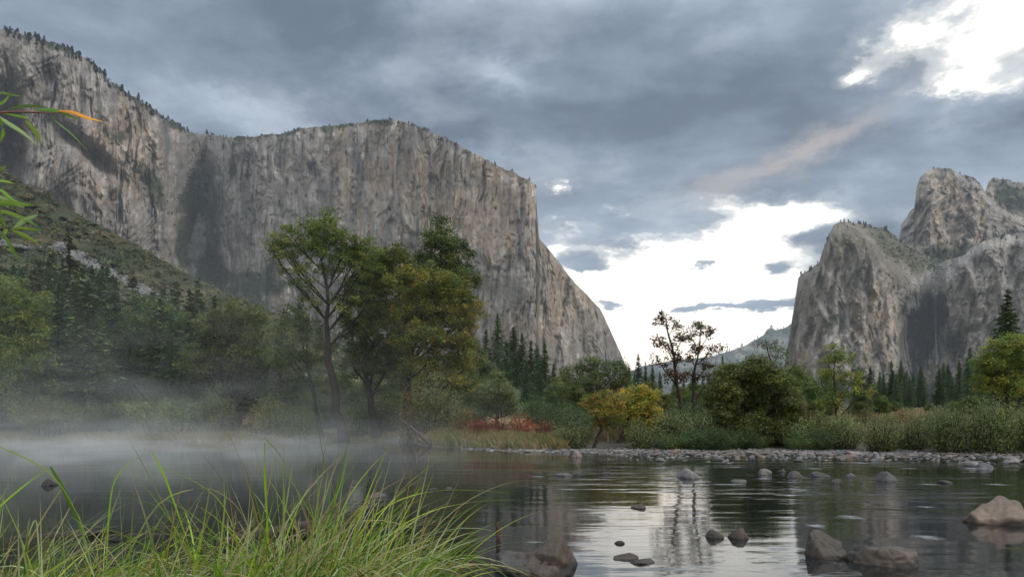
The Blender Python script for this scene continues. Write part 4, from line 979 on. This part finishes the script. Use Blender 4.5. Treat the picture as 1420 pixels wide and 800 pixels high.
rock('low pale rock right of the dark loaf shaped one', 1182, 661, 17, 5, 523, (.2, .2, .21))
rock('dark triangular rock alone in the right shallows', 1232, 667, 31, 12, 524, (.12, .12, .13))
rock('thin dark stone like a floating twig in the right shallows', 1312, 670, 20, 4, 525, DKR)
rock('pale grey rock in the middle shallows above the riffle', 1062, 658, 20, 8, 526, PALE)
rock('grey rock with foam on the right shallows near the bar', 1373, 649, 26, 9, 527, (.16, .16, .18))
rock('pale rock left of the grey foamy one near the bar', 1350, 646, 30, 7, 528, PALE)
rock('pale rock at the right edge near the bar', 1403, 642, 22, 8, 529, PALE)
rock('white topped pinkish rock pile stone on the left end of the bar', 800, 634, 22, 9, 530, (.34, .27, .25))
rock('dark half sunken rock seen through mist at far left', 68, 673, 24, 9, 531, (.045, .042, .045))
rock('dark wet stone nearest the tip of the driftwood', 600, 680, 13, 6, 532, DKR)
rock('dark wet stone right of the driftwood tip', 620, 680, 18, 5, 533, DKR)
rock('grey flat stone beyond the sedge near the driftwood', 518, 689, 32, 6, 534, (.13, .13, .13))
# gravel bar: individual cobbles
CB = [rock_mesh(600+i, c, .55, 3, .4) for i, c in enumerate([GREYR, TAN, PALE, PINK, (.20, .195, .19), (.33, .32, .31), DKR, (.24, .21, .19)])]
for i in range(285):
    px = RNG.uniform(650, 1440)**1.0; px = px if RNG.uniform() < .85 or px > 760 else RNG.uniform(900, 1440)
    Ys = float(np.interp(px, SH[:, 0], SH[:, 1]))
    wd = 9 if px > 900 else 2.2
    off = -abs(RNG.normal(0, .6))*wd*.62+RNG.uniform(0, 2.2 if px > 840 else .6)
    Y = Ys+off; X = (px-CX)/F*Y; z = max(gz(X, Y), -.02)
    s = (.08+.20*RNG.uniform()**2.4)*(1.25 if off < 0 else 1.0)
    o = bpy.data.objects.new('cobble', CB[int(RNG.integers(0, 8))]); COL.objects.link(o)
    o.location = (X, Y, z+.02*s); o.scale = (s*RNG.uniform(.8, 1.4), s*RNG.uniform(.8, 1.3), s*RNG.uniform(.7, 1.2)); o.rotation_euler = (RNG.uniform(-.2, .2), RNG.uniform(-.2, .2), RNG.uniform(0, 6.28))
    tag(o, 'rounded cobble on the gravel bar and shallows along the far bank', 'rock', 'cobbles of the gravel bar')
def make_gravel():
    rng = RNG; n = 5200
    px = rng.uniform(640, 1460, n); Ys = np.interp(px, SH[:, 0], SH[:, 1]); w = np.where(px > 840, 1.0, .35)
    Y = Ys+np.where(rng.uniform(size=n) < .25, -abs(rng.normal(0, 2.6, n)), rng.uniform(-.3, 2.3, n))*w; X = (px-CX)/F*Y
    Z = np.maximum(zground(X, Y), -.02)
    me = CB[0]; v = np.zeros(len(me.vertices)*3); me.vertices.foreach_get('co', v); v = v.reshape(-1, 3)
    import bmesh
    bm = bmesh.new(); bmesh.ops.create_icosphere(bm, subdivisions=1, radius=1)
    U = np.array([q.co[:] for q in bm.verts]); Fc = np.array([[q.index for q in f.verts] for f in bm.faces]); bm.free()
    s = rng.uniform(.035, .13, n)[:, None, None]
    V = U[None]*s*rng.uniform(.6, 1.4, (n, 1, 3))*np.array([1, 1, .6])*(1+rng.normal(0, .13, (n, len(U), 1)))+np.stack([X, Y, Z], 1)[:, None]
    pal = np.array([GREYR, TAN, PALE, PINK, (.2, .195, .19), (.3, .28, .27), DKR])
    c = pal[rng.integers(0, 7, n)]*rng.uniform(.22, .62, (n, 1))
    me = np_mesh('gravel', V.reshape(-1, 3), (Fc[None]+len(U)*np.arange(n)[:, None, None]).reshape(-1, 3), M_ROCK, np.repeat(c, len(U), axis=0))
    tag(link('gravel', me), 'loose gravel between the cobbles of the bar', 'gravel', kind='stuff')
make_gravel()

# foam and riffles: thin broken films lying on the water
def make_foam():
    m, nt = new_mat('foam')
    tc = nd(nt, 'ShaderNodeTexCoord'); c = nd(nt, 'ShaderNodeAttribute', attribute_name='Col')
    mp = nd(nt, 'ShaderNodeMapping', {'Vector': tc.outputs['Object'], 'Scale': (.8, 7.0, 1)})
    n = nd(nt, 'ShaderNodeTexNoise', {'Vector': mp.outputs[0], 'Scale': 2.6, 'Detail': 6.0, 'Roughness': .7, 'Distortion': .8})
    al = mth(nt, 'MULTIPLY', mth(nt, 'SUBTRACT', mth(nt, 'ADD', n.outputs[0], nd(nt, 'ShaderNodeSeparateColor', {0: c.outputs['Color']}).outputs[0]), 1.12), 3.6, clamp=True)
    al = mth(nt, 'MULTIPLY', al, .5)
    p = nd(nt, 'ShaderNodeBsdfPrincipled', {'Base Color': (.62, .64, .66, 1), 'Roughness': .35, 'Alpha': al})
    o = nd(nt, 'ShaderNodeOutputMaterial'); nt.links.new(p.outputs[0], o.inputs[0])
    mb = MB()
    def patch(px, py, w, h, tilt=0.0, ring=False, k=1.0):
        Y = EYE*F/(py-HZ); x0 = (px-CX)/F*Y; rx = w/F*Y/2; ry = Y-EYE*F/(py+h/2-HZ)
        nr, na = 7, 30
        r = np.linspace(0.02, 1, nr)[:, None]; a = np.linspace(0, 2*math.pi, na, endpoint=False)[None]
        wob = 1+.25*noise(np.cos(a)*1.5+px, np.sin(a)*1.5+py)
        x = r*np.cos(a)*rx*wob; y = r*np.sin(a)*ry*wob+x*tilt
        mask = (np.exp(-((r-.72)/.16)**2)*(np.sin(a*.5+1.2)**2*.5+.5) if ring else (1-r**2))*np.ones_like(a)*.75*k
        V = np.stack([x+x0, y+Y, 0*x+.006+.0008*len(mb.V)], -1).reshape(-1, 3)
        i = np.arange(nr-1)[:, None]*na; j = np.arange(na)[None]; jj = (j+1) % na
        mb.add(V, np.stack([i+j, i+na+j, i+na+jj, i+jj], -1).reshape(-1, 4), np.repeat(mask.reshape(-1, 1), 3, 1))
    patch(808, 718, 92, 12, ring=True, k=1.15); patch(1180, 717, 80, 16, .1); patch(1286, 745, 84, 18, -.1); patch(1285, 703, 60, 6); patch(1130, 729, 60, 12)
    patch(1150, 784, 46, 16, ring=True); patch(1108, 679, 76, 7); patch(1010, 672, 110, 5); patch(960, 678, 90, 4); patch(790, 679, 50, 5); patch(860, 679, 40, 4); patch(745, 661, 50, 4)
    patch(1290, 672, 70, 5); patch(1380, 672, 90, 6); patch(1190, 642, 60, 4); patch(1130, 650, 60, 5); patch(1360, 650, 90, 5); patch(1060, 664, 60, 4); patch(1260, 650, 60, 3)
    patch(730, 731, 50, 4, .15, k=.9); patch(740, 753, 60, 5, .05, k=.9); patch(700, 786, 60, 14, k=.7); patch(910, 650, 60, 3); patch(1020, 648, 60, 3); patch(930, 664, 50, 4); patch(830, 742, 50, 8, k=.8); patch(840, 788, 60, 20, k=.8)
    tag(mb.build('foam', m), 'thin pale foam streaks and riffles around the river rocks', 'foam', kind='stuff')
make_foam()

# ------------------------------------------------------------------ driftwood, snag, fallen branch
def px_path(L): return np.array([at(*q) for q in L])
def log_obj(name, label, parts_, col, mat=M_BARK, cat='driftwood'):
    e = None
    for i, (pn, P, R, n) in enumerate(parts_):
        P = px_path(P)
        if e is None:
            base = P[0].copy(); e = empty(name, tuple(base), label, cat)
        mb = MB(); Q = curve(P-base, n, R[0]*.25, RNG); mb.tube(Q, np.interp(np.linspace(0, 1, n), np.linspace(0, 1, len(R)), R), 9, col, .35)
        mb.build(pn, mat, e, True)
    return e
log_obj('driftwood_log', 'long dark weathered log lying in the water behind the left sedge', [
    ('log', [(12, 748, 11.8), (60, 747, 11.9), (110, 744, 12), (170, 745, 12.1), (240, 748, 12.2), (320, 750, 12.2)], [.05, .10, .11, .09, .08, .03], 26),
    ('limb', [(110, 744, 12), (150, 737, 11.9), (190, 738, 11.8)], [.05, .03, .01], 9),
    ('limb', [(170, 745, 12.1), (150, 752, 11.8), (130, 754, 11.6)], [.05, .03, .01], 9)], (.035, .03, .026))
log_obj('driftwood_branch', 'gnarled driftwood branch rising to the right behind the sedge', [
    ('log', [(300, 752, 11.5), (350, 742, 11.8), (400, 733, 12.1), (450, 722, 12.6), (500, 709, 13.2), (530, 700, 13.6)], [.06, .09, .08, .07, .05, .02], 26),
    ('limb', [(400, 733, 12.1), (430, 738, 12), (470, 742, 11.9)], [.05, .03, .01], 9),
    ('limb', [(510, 706, 13.3), (532, 700, 13.3), (556, 697, 13.2)], [.035, .025, .008], 8),
    ('limb', [(340, 744, 11.7), (332, 728, 11.7), (326, 716, 11.7)], [.04, .02, .008], 8)], (.045, .037, .032))
log_obj('fallen_branch', 'dark fallen limb slanting down to the water under the big clump', [
    ('log', [(598, 616, 46.5), (585, 604, 47), (568, 590, 47.5), (550, 578, 48)], [.13, .12, .09, .04], 14),
    ('limb', [(576, 596, 47.2), (580, 606, 46.8), (572, 618, 46.4)], [.07, .06, .04], 7),
    ('limb', [(585, 604, 47), (596, 596, 47), (600, 588, 47)], [.05, .03, .012], 7)], (.045, .036, .030), cat='fallen branch')
log_obj('snag', 'thin reddish brown snag standing out of the water left of the large boulder', [
    ('stub', [(691, 747, 11.7), (692, 738, 11.7), (690, 728, 11.7), (691, 721, 11.7)], [.035, .038, .028, .006], 9),
    ('limb', [(691, 735, 11.7), (688, 728, 11.7), (687, 724, 11.7)], [.015, .01, .004], 6)], (.06, .032, .025), cat='snag')

# ------------------------------------------------------------------ grasses
def ribbon(mb, P, w, col, tipcol, n=12, twist=0.0, rng=RNG):
    P = curve(P, n) if len(P) != n else P
    T = np.gradient(P, axis=0); T /= np.linalg.norm(T, axis=1)[:, None]+1e-9
    v = np.array([math.cos(twist), .45*math.sin(twist)-.2, .15])
    A = np.cross(T, np.cross(v, T)); A /= np.linalg.norm(A, axis=1)[:, None]+1e-9
    t = np.linspace(0, 1, n); W = w*np.minimum(1, 1.25*(1-t)**.6+.02)*np.minimum(1, .6+t*2); N = np.cross(T, A)
    V = np.stack([P-A*W[:, None]*.5, P+N*W[:, None]*.18, P+A*W[:, None]*.5], 1).reshape(-1, 3)
    i = np.arange(n-1)[:, None]*3; j = np.arange(2)[None]
    Q = np.stack([i+j, i+j+1, i+3+j+1, i+3+j], -1).reshape(-1, 4)
    c = np.asarray(col)*(1-sm(.55, 1, t))[:, None]+np.asarray(tipcol)*sm(.55, 1, t)[:, None]
    mb.add(V, Q, np.repeat(c, 3, axis=0))
G1 = [(.16, .26, .018), (.24, .35, .02), (.08, .15, .015), (.33, .38, .04), (.32, .37, .16), (.42, .45, .24), (.12, .20, .02)]
G2 = [(.30, .24, .10), (.26, .15, .06), (.35, .30, .16)]
def blade(mb, root, L, az, bend, w, rng, cols=G1):
    """a blade that rises and arches over under its own weight"""
    n = 14; t = np.linspace(0, 1, n); th0 = rng.uniform(.02, .35)          # from vertical
    ang = th0+bend*t**1.3
    ds = L/(n-1); h = np.cumsum(np.sin(ang))*ds; z = np.cumsum(np.cos(ang))*ds
    side = rng.normal(0, .05)*t**2*L
    P = np.stack([root[0]+h*math.cos(az)-side*math.sin(az), root[1]+h*math.sin(az)+side*math.cos(az), root[2]+z], 1)
    if rng.uniform() < .17:
        c = G2[rng.integers(0, 3)]; tc = c
    else:
        c = np.array(cols[rng.integers(0, len(cols))])*rng.uniform(.45, 1.2); tc = c if rng.uniform() < .55 else np.array(G2[rng.integers(0, 3)])*.8
    ribbon(mb, P, w, c, tc, n, rng.uniform(-1.2, 1.2))
def make_sedge():
    rng = np.random.default_rng(77); mb = MB()
    # tussocks: x, y, radius, blade count, length range
    for (tx, ty, r, n, l0, l1, bmax) in [(-1.02, 3.5, .32, 480, .5, 1.0, 2.9), (-.70, 3.55, .22, 300, .5, .95, 3.0), (-1.5, 3.5, .34, 380, .35, .68, 3.0), (-2.0, 3.4, .36, 380, .35, .66, 3.0), (-2.5, 3.3, .3, 330, .35, .75, 2.9), (-1.75, 3.1, .35, 320, .4, .75, 3.0), (-2.2, 3.0, .3, 300, .4, .75, 3.0),
                                         (-1.3, 3.0, .3, 360, .35, .75, 2.9), (-.66, 3.15, .22, 300, .35, .65, 3.0), (-.95, 3.05, .25, 300, .35, .75, 3.0), (-1.25, 4.0, .25, 160, .4, .8, 2.8)]:
        for i in range(n):
            a = rng.uniform(0, 6.283); q = r*math.sqrt(rng.uniform())
            x, y = tx+q*math.cos(a), ty+q*math.sin(a)
            L = rng.uniform(l0, l1)*1.15
            az = rng.normal(-.05, .9) if rng.uniform() < .66 else a
            b = rng.uniform(.9, bmax)*min(1, L/.5)
            if rng.uniform() < .13: b = rng.uniform(.05, .5)
            blade(mb, (x, y, gz(x, y)-.03), L, az, b, rng.uniform(.0045, .0095)*(1.0 if rng.uniform() < .82 else 1.6), rng)
    # long single blades that stand out of the mass
    hero = [([(378, 860, 3.3), (372, 760, 3.3), (369, 680, 3.3), (366, 606, 3.3)], .011, 0), ([(366, 606, 3.3), (382, 622, 3.3), (398, 645, 3.32), (412, 675, 3.35)], .006, 5),
            ([(352, 850, 3.2), (372, 740, 3.2), (366, 660, 3.2), (368, 612, 3.2)], .008, 0), ([(-30, 730, 3.0), (10, 692, 3.0), (40, 668, 3.0), (70, 647, 3.0)], .011, 0), ([(70, 647, 3.0), (85, 672, 3.0), (98, 702, 3.05), (118, 745, 3.1), (135, 820, 3.1)], .016, 2),
            ([(146, 830, 3.2), (150, 720, 3.2), (156, 668, 3.2), (176, 642, 3.2), (211, 626, 3.2)], .009, 0), ([(211, 626, 3.2), (226, 655, 3.2), (240, 692, 3.2), (255, 735, 3.2), (275, 800, 3.2)], .009, 0),
            ([(-20, 612, 2.9), (20, 628, 2.9), (60, 646, 2.9), (92, 680, 2.9), (120, 740, 3.0), (150, 820, 3.0)], .006, 3), ([(470, 850, 3.4), (490, 740, 3.4), (512, 680, 3.4), (541, 612, 3.4)], .010, 0), ([(430, 860, 3.4), (455, 760, 3.4), (480, 690, 3.4), (520, 640, 3.4), (545, 620, 3.4)], .006, 3),
            ([(440, 860, 3.5), (480, 760, 3.5), (530, 700, 3.5), (590, 680, 3.5), (650, 678, 3.5), (712, 684, 3.5)], .006, 3), ([(450, 870, 3.5), (500, 780, 3.5), (560, 722, 3.5), (620, 700, 3.5), (680, 693, 3.5), (716, 693, 3.5)], .007, 3),
            ([(135, 840, 3.3), (110, 740, 3.3), (28, 700, 3.4), (24, 690, 3.4)], .005, 4), ([(315, 840, 3.3), (340, 780, 3.3), (310, 690, 3.3), (240, 650, 3.3), (140, 640, 3.3)], .006, 3), ([(390, 860, 3.4), (330, 740, 3.4), (320, 680, 3.4), (290, 640, 3.4), (272, 620, 3.4)], .003, 4),
            ([(150, 830, 3.3), (215, 690, 3.3), (290, 672, 3.3), (330, 700, 3.3), (345, 735, 3.3)], .007, 5), ([(420, 860, 3.5), (425, 740, 3.5), (440, 670, 3.5), (456, 600, 3.5)], .005, 4), ([(400, 870, 3.4), (440, 760, 3.4), (470, 680, 3.4), (488, 612, 3.4)], .006, 0),
            ([(300, 860, 3.3), (306, 760, 3.3), (312, 700, 3.3), (310, 660, 3.3)], .009, 0), ([(395, 860, 3.3), (393, 760, 3.3), (394, 700, 3.3), (396, 655, 3.3)], .009, 0), ([(60, 860, 3.1), (54, 760, 3.1), (50, 710, 3.1), (20, 800, 3.1)], .009, 1),
            ([(480, 880, 3.5), (540, 780, 3.5), (590, 748, 3.5), (640, 745, 3.5)], .006, 3), ([(500, 880, 3.4), (560, 800, 3.4), (610, 776, 3.4), (672, 800, 3.4)], .006, 5), ([(470, 880, 3.5), (520, 760, 3.5), (580, 735, 3.5), (640, 760, 3.5)], .005, 5)]
    cs = {0: (G1[1], G1[0]), 1: (G1[4], G1[4]), 2: (G1[2], G1[4]), 3: (G1[3], (.25, .22, .08)), 4: ((.12, .08, .05), (.16, .09, .06)), 5: ((.22, .22, .08), (.28, .2, .08))}
    for P, w, k in hero: ribbon(mb, px_path(P), w, cs[k][0], cs[k][1], 20, rng.uniform(-.5, .5))
    tag(mb.build('sedge', M_GRASS), 'tall arching green sedge growing on the near bank at lower left', 'grass', kind='stuff')
make_sedge()
def make_bank_grass():
    rng = np.random.default_rng(78); mb = MB(); n = 9000
    px = np.concatenate([rng.uniform(-60, 600, n*2//3), rng.uniform(570, 780, n//3)])
    Ys = np.interp(px, SH[:, 0], SH[:, 1]); Y = Ys+rng.uniform(0, 1, n)**1.2*np.where(px < 560, 2.2, 4)+.2; X = (px-CX)/F*Y; Z = zground(X, Y)
    tone = noise(px*.03, Y*.3)
    for k in range(5):
        d = rng.normal(0, .22, (n, 2)); H = rng.uniform(.25, .75, n)*(1+.4*tone)*np.where(px < 560, .6, .9)
        R = np.stack([X+rng.normal(0, .2, n), Y+rng.normal(0, .2, n), Z-.03], 1); w = rng.uniform(.012, .03, n)
        Tp = R+np.stack([d[:, 0], d[:, 1], H], 1); M_ = (R+Tp)/2+np.stack([-.15*d[:, 0], 0*H, .1*H], 1)
        V = np.stack([R-np.stack([w, 0*w, 0*w], 1), R+np.stack([w, 0*w, 0*w], 1), M_+np.stack([w, 0*w, 0*w], 1), Tp], 1).reshape(-1, 3)
        pal = np.array([(.17, .15, .05), (.24, .19, .09), (.12, .13, .04), (.26, .16, .06), (.14, .15, .045)])
        ci = np.clip(((tone+.6)*3.5+rng.normal(0, .8, n)).astype(int), 0, 4)
        mb.add(V, np.arange(4*n).reshape(-1, 4), np.repeat(pal[ci]*rng.uniform(.7, 1.25, (n, 1)), 4, axis=0))
    tag(mb.build('bank_grass', M_GRASS), 'olive and tan grass fringing the far bank', 'grass', kind='stuff')
    mb = MB(); n = 16000
    Y = 44+rng.uniform(0, 1, n)**1.5*130; px = rng.uniform(780, 1500, n); X = (px-CX)/F*Y; Z = zground(X, Y)
    for k in range(2):
        H = rng.uniform(.3, .9, n); d = rng.normal(0, .2, (n, 2)); w = rng.uniform(.03, .08, n)
        R = np.stack([X, Y, Z-.03], 1)+rng.normal(0, .3, (n, 3))*[1, 1, 0]; Tp = R+np.stack([d[:, 0], d[:, 1], H], 1)
        V = np.stack([R-np.stack([w, 0*w, 0*w], 1), R+np.stack([w, 0*w, 0*w], 1), (R+Tp)/2+np.stack([w, 0*w, 0*w], 1), Tp], 1).reshape(-1, 3)
        mb.add(V, np.arange(4*n).reshape(-1, 4), np.repeat(np.array([(.27, .21, .11), (.20, .17, .08), (.15, .14, .06), (.22, .14, .08)])[rng.integers(0, 4, n)]*rng.uniform(.7, 1.25, (n, 1)), 4, axis=0))
    tag(mb.build('meadow_grass', M_GRASS), 'straw coloured meadow grass behind the right bank', 'grass', kind='stuff')
make_bank_grass()

# ------------------------------------------------------------------ near willow reaching in at upper left
def make_willow():
    Y = 1.5
    base = np.array([-1.75, 1.55, gz(-1.75, 1.55)])
    e = empty('willow_sapling', tuple(base), 'slender willow reaching in from the left edge with narrow green leaves and one orange leaf', 'willow')
    m_st = mat_col('twig', .6, .4, 30, .3, .3, .002)
    def stem(nm, P, R, n=16):
        mb = MB(); mb.tube(curve(np.array(P)-base, n), np.linspace(R[0], R[1], n), 7, (.14, .05, .035)); mb.build(nm, m_st, e, True)
    A = [at(-60, 172, Y), at(-10, 156, Y), at(30, 155, Y), at(62, 157, Y), at(86, 157, Y)]
    Bq = [at(-70, 330, Y), at(-20, 318, Y), at(10, 316, Y)]
    Cq = [at(-60, 262, Y), at(-25, 262, Y), at(-8, 250, Y)]
    stem('stem', [base, base+[.03, 0, .6], at(-180, 430, Y), at(-120, 330, Y), at(-95, 230, Y), at(-80, 120, Y)], (.012, .004), 24)
    stem('twig', [at(-98, 240, Y)]+A, (.003, .0012))
    stem('twig', [at(-118, 345, Y)]+Bq, (.003, .0014))
    stem('twig', [at(-98, 262, Y)]+Cq, (.003, .0012))
    LG = [(.11, .20, .02), (.15, .24, .03), (.09, .16, .025), (.20, .27, .10)]
    def leafp(P, w, c, tip=None):
        mb = MB(); n = 13; Q = curve(px_path([(a, b, Y+dz) for a, b, dz in P])-base, n)
        T = np.gradient(Q, axis=0); T /= np.linalg.norm(T, axis=1)[:, None]
        tw = RNG.uniform(-.7, .7); v = np.array([0, math.sin(tw)*.8, 1.])
        A_ = np.cross(T, np.cross(v, T)); A_ /= np.linalg.norm(A_, axis=1)[:, None]
        t = np.linspace(0, 1, n); W = w*np.sin(math.pi*np.clip(t, .02, .99)**.8)**.8
        N = np.cross(T, A_)
        V = np.stack([Q-A_*W[:, None]*.5, Q+N*W[:, None]*.15, Q+A_*W[:, None]*.5], 1).reshape(-1, 3)
        i = np.arange(n-1)[:, None]*3; j = np.arange(2)[None]
        cc = np.repeat(np.asarray(c)*(1-t)[:, None]+np.asarray(tip if tip is not None else c)*t[:, None], 3, axis=0)
        cc[1::3] *= 1.25
        mb.add(V, np.stack([i+j, i+j+1, i+4+j, i+3+j], -1).reshape(-1, 4), cc)
        return mb.build('leaf', M_GRASS, e, True)
    o = leafp([(80, 154, 0), (100, 155, -.01), (120, 164, -.015), (143, 169, -.02)], .0085, (.42, .10, .012), (.62, .24, .02)); o['label'] = 'orange autumn leaf at the tip of the upper twig'
    G = LG
    for P, w, k in [([(48, 153, 0), (70, 152, 0), (92, 158, 0), (112, 168, 0)], .009, 2), ([(0, 156, 0), (20, 160, 0), (38, 164, 0), (42, 166, 0)], .006, 0), ([(34, 166, 0), (44, 176, .01), (54, 190, .01), (57, 206, .02)], .010, 1),
                    ([(-4, 160, 0), (12, 172, 0), (32, 184, 0), (52, 202, 0)], .009, 3), ([(-12, 158, 0), (2, 168, 0), (6, 182, 0), (0, 198, 0)], .011, 0), ([(10, 152, 0), (30, 147, .01), (50, 147, .01), (66, 150, .02)], .005, 2),
                    ([(-10, 150, 0), (6, 142, 0), (12, 134, 0), (14, 126, 0)], .010, 0), ([(-20, 130, 0), (0, 128, 0), (20, 133, 0), (32, 134, 0)], .006, 2), ([(68, 160, 0), (84, 174, .02), (100, 186, .03), (120, 208, .04)], .004, 2),
                    ([(-10, 236, 0), (0, 236, 0), (6, 232, 0), (8, 230, 0)], .006, 1), ([(-20, 254, 0), (-4, 250, 0), (10, 252, 0), (20, 255, 0)], .006, 1), ([(-14, 272, 0), (6, 274, 0), (24, 284, 0), (34, 288, 0)], .009, 3), ([(-16, 284, 0), (6, 280, 0), (26, 284, 0), (48, 284, 0)], .012, 1),
                    ([(-12, 292, 0), (10, 294, 0), (34, 304, 0), (52, 313, 0)], .009, 0), ([(-8, 300, 0), (4, 306, 0), (10, 318, 0), (2, 330, 0)], .012, 1), ([(18, 318, 0), (30, 308, 0), (42, 302, 0), (53, 298, 0)], .010, 3), ([(14, 318, 0), (30, 316, 0), (44, 318, 0), (58, 320, 0)], .007, 1),
                    ([(16, 319, 0), (30, 325, 0), (44, 332, 0), (56, 340, 0)], .009, 1), ([(4, 324, 0), (12, 336, 0), (20, 350, 0), (28, 366, 0)], .013, 0), ([(-12, 262, 0), (4, 264, 0), (14, 276, 0), (30, 282, 0)], .007, 0), ([(-20, 268, 0), (-2, 290, 0), (6, 310, 0), (4, 318, 0)], .008, 2)]:
        leafp(P, w, np.array(G[k]))
make_willow()

# ------------------------------------------------------------------ mist lying on the river
def make_mist():
    m, nt = new_mat('river_mist')
    tc = nd(nt, 'ShaderNodeTexCoord'); sp = nd(nt, 'ShaderNodeSeparateXYZ', {0: tc.outputs['Object']})
    x, y, z = sp.outputs
    mp = nd(nt, 'ShaderNodeMapping', {'Vector': tc.outputs['Object'], 'Scale': (.22, .16, .7)})
    n = nd(nt, 'ShaderNodeTexNoise', {'Vector': mp.outputs[0], 'Scale': 1.0, 'Detail': 3.0, 'Roughness': .55, 'Distortion': .6})
    nn = nd(nt, 'ShaderNodeMapRange', {0: n.outputs[0], 1: .44, 2: .62, 3: .08, 4: 1.1}).outputs[0]
    lowh = mth(nt, 'EXPONENT', mth(nt, 'MULTIPLY', z, -1/.9))
    high = mth(nt, 'MULTIPLY', mth(nt, 'EXPONENT', mth(nt, 'MULTIPLY', z, -1/6.0)), .20)
    top = nd(nt, 'ShaderNodeMapRange', {0: z, 1: 9.0, 2: 13.5, 3: 1.0, 4: 0.0}).outputs[0]
    ex = nd(nt, 'ShaderNodeMapRange', {0: x, 1: 6.0, 2: -20.0, 3: 0.0, 4: 1.0}, interpolation_type='SMOOTHSTEP').outputs[0]
    ey = nd(nt, 'ShaderNodeMapRange', {0: y, 1: 13.0, 2: 34.0, 3: 0.0, 4: 1.0}, interpolation_type='SMOOTHSTEP').outputs[0]
    eb = nd(nt, 'ShaderNodeMapRange', {0: y, 1: 74.0, 2: 60.0, 3: 0.0, 4: 1.0}, interpolation_type='SMOOTHSTEP').outputs[0]
    d = mth(nt, 'MULTIPLY', mth(nt, 'MULTIPLY', mth(nt, 'ADD', lowh, high), nn), mth(nt, 'MULTIPLY', mth(nt, 'MULTIPLY', ex, ey), mth(nt, 'MULTIPLY', eb, top)))
    p = nd(nt, 'ShaderNodeVolumePrincipled', {'Color': (.97, .97, .97, 1), 'Density': mth(nt, 'MULTIPLY', d, MIST), 'Anisotropy': .15})
    o = nd(nt, 'ShaderNodeOutputMaterial'); nt.links.new(p.outputs[0], o.inputs[1])
    m.cycles.volume_step_rate = .6
    x0, x1, y0, y1, z0, z1 = -60, 6, 13, 76, -.5, 14
    V = [(a_, b_, c_) for c_ in (z0, z1) for b_ in (y0, y1) for a_ in (x0, x1)]
    Q = [(0, 2, 3, 1), (4, 5, 7, 6), (0, 1, 5, 4), (2, 6, 7, 3), (0, 4, 6, 2), (1, 3, 7, 5)]
    tag(link('mist', np_mesh('mist', V, Q, m)), 'thin cold mist drifting over the left half of the river', 'mist', kind='stuff')
MIST = .038
make_mist()

# ------------------------------------------------------------------ haze, camera, render settings
def make_haze():
    x0, x1, y0, y1, z0, z1 = -4200, 4200, -300, 7200, -1.95, 1500
    V = [(x, y, z) for z in (z0, z1) for y in (y0, y1) for x in (x0, x1)]
    Q = [(0, 2, 3, 1), (4, 5, 7, 6), (0, 1, 5, 4), (2, 6, 7, 3), (0, 4, 6, 2), (1, 3, 7, 5)]
    m, nt = new_mat('air_haze')
    p = nd(nt, 'ShaderNodeVolumePrincipled', {'Color': (.86, .92, 1.0, 1), 'Density': HAZE, 'Anisotropy': .2})
    o = nd(nt, 'ShaderNodeOutputMaterial'); nt.links.new(p.outputs[0], o.inputs[1])
    tag(link('haze', np_mesh('haze', V, Q, m)), 'pale blue morning haze filling the whole valley', 'haze', kind='stuff')
HAZE = .00004
make_haze()
cam = bpy.data.cameras.new('camera'); cam.sensor_width = 36; cam.lens = 36*F/1420
cam.shift_y = (HZ-400)/1420; cam.clip_start = .05; cam.clip_end = 20000
co = bpy.data.objects.new('camera', cam); COL.objects.link(co); co.location = (0, 0, EYE); co.rotation_euler = (math.pi/2, 0, 0)
S.camera = co
S.render.engine = 'CYCLES'
S.render.resolution_x, S.render.resolution_y = 1024, 576
cy = S.cycles
cy.use_denoising = True
cy.max_bounces = 6; cy.diffuse_bounces = 2; cy.glossy_bounces = 3; cy.transmission_bounces = 3; cy.transparent_max_bounces = 8; cy.volume_bounces = 1
cy.use_adaptive_sampling = True; cy.adaptive_threshold = .02
cy.sample_clamp_indirect = 6
S.view_settings.view_transform = 'Standard'; S.view_settings.look = 'None'; S.view_settings.gamma = 1; S.view_settings.exposure = 0.6
S.view_settings.use_curve_mapping = False
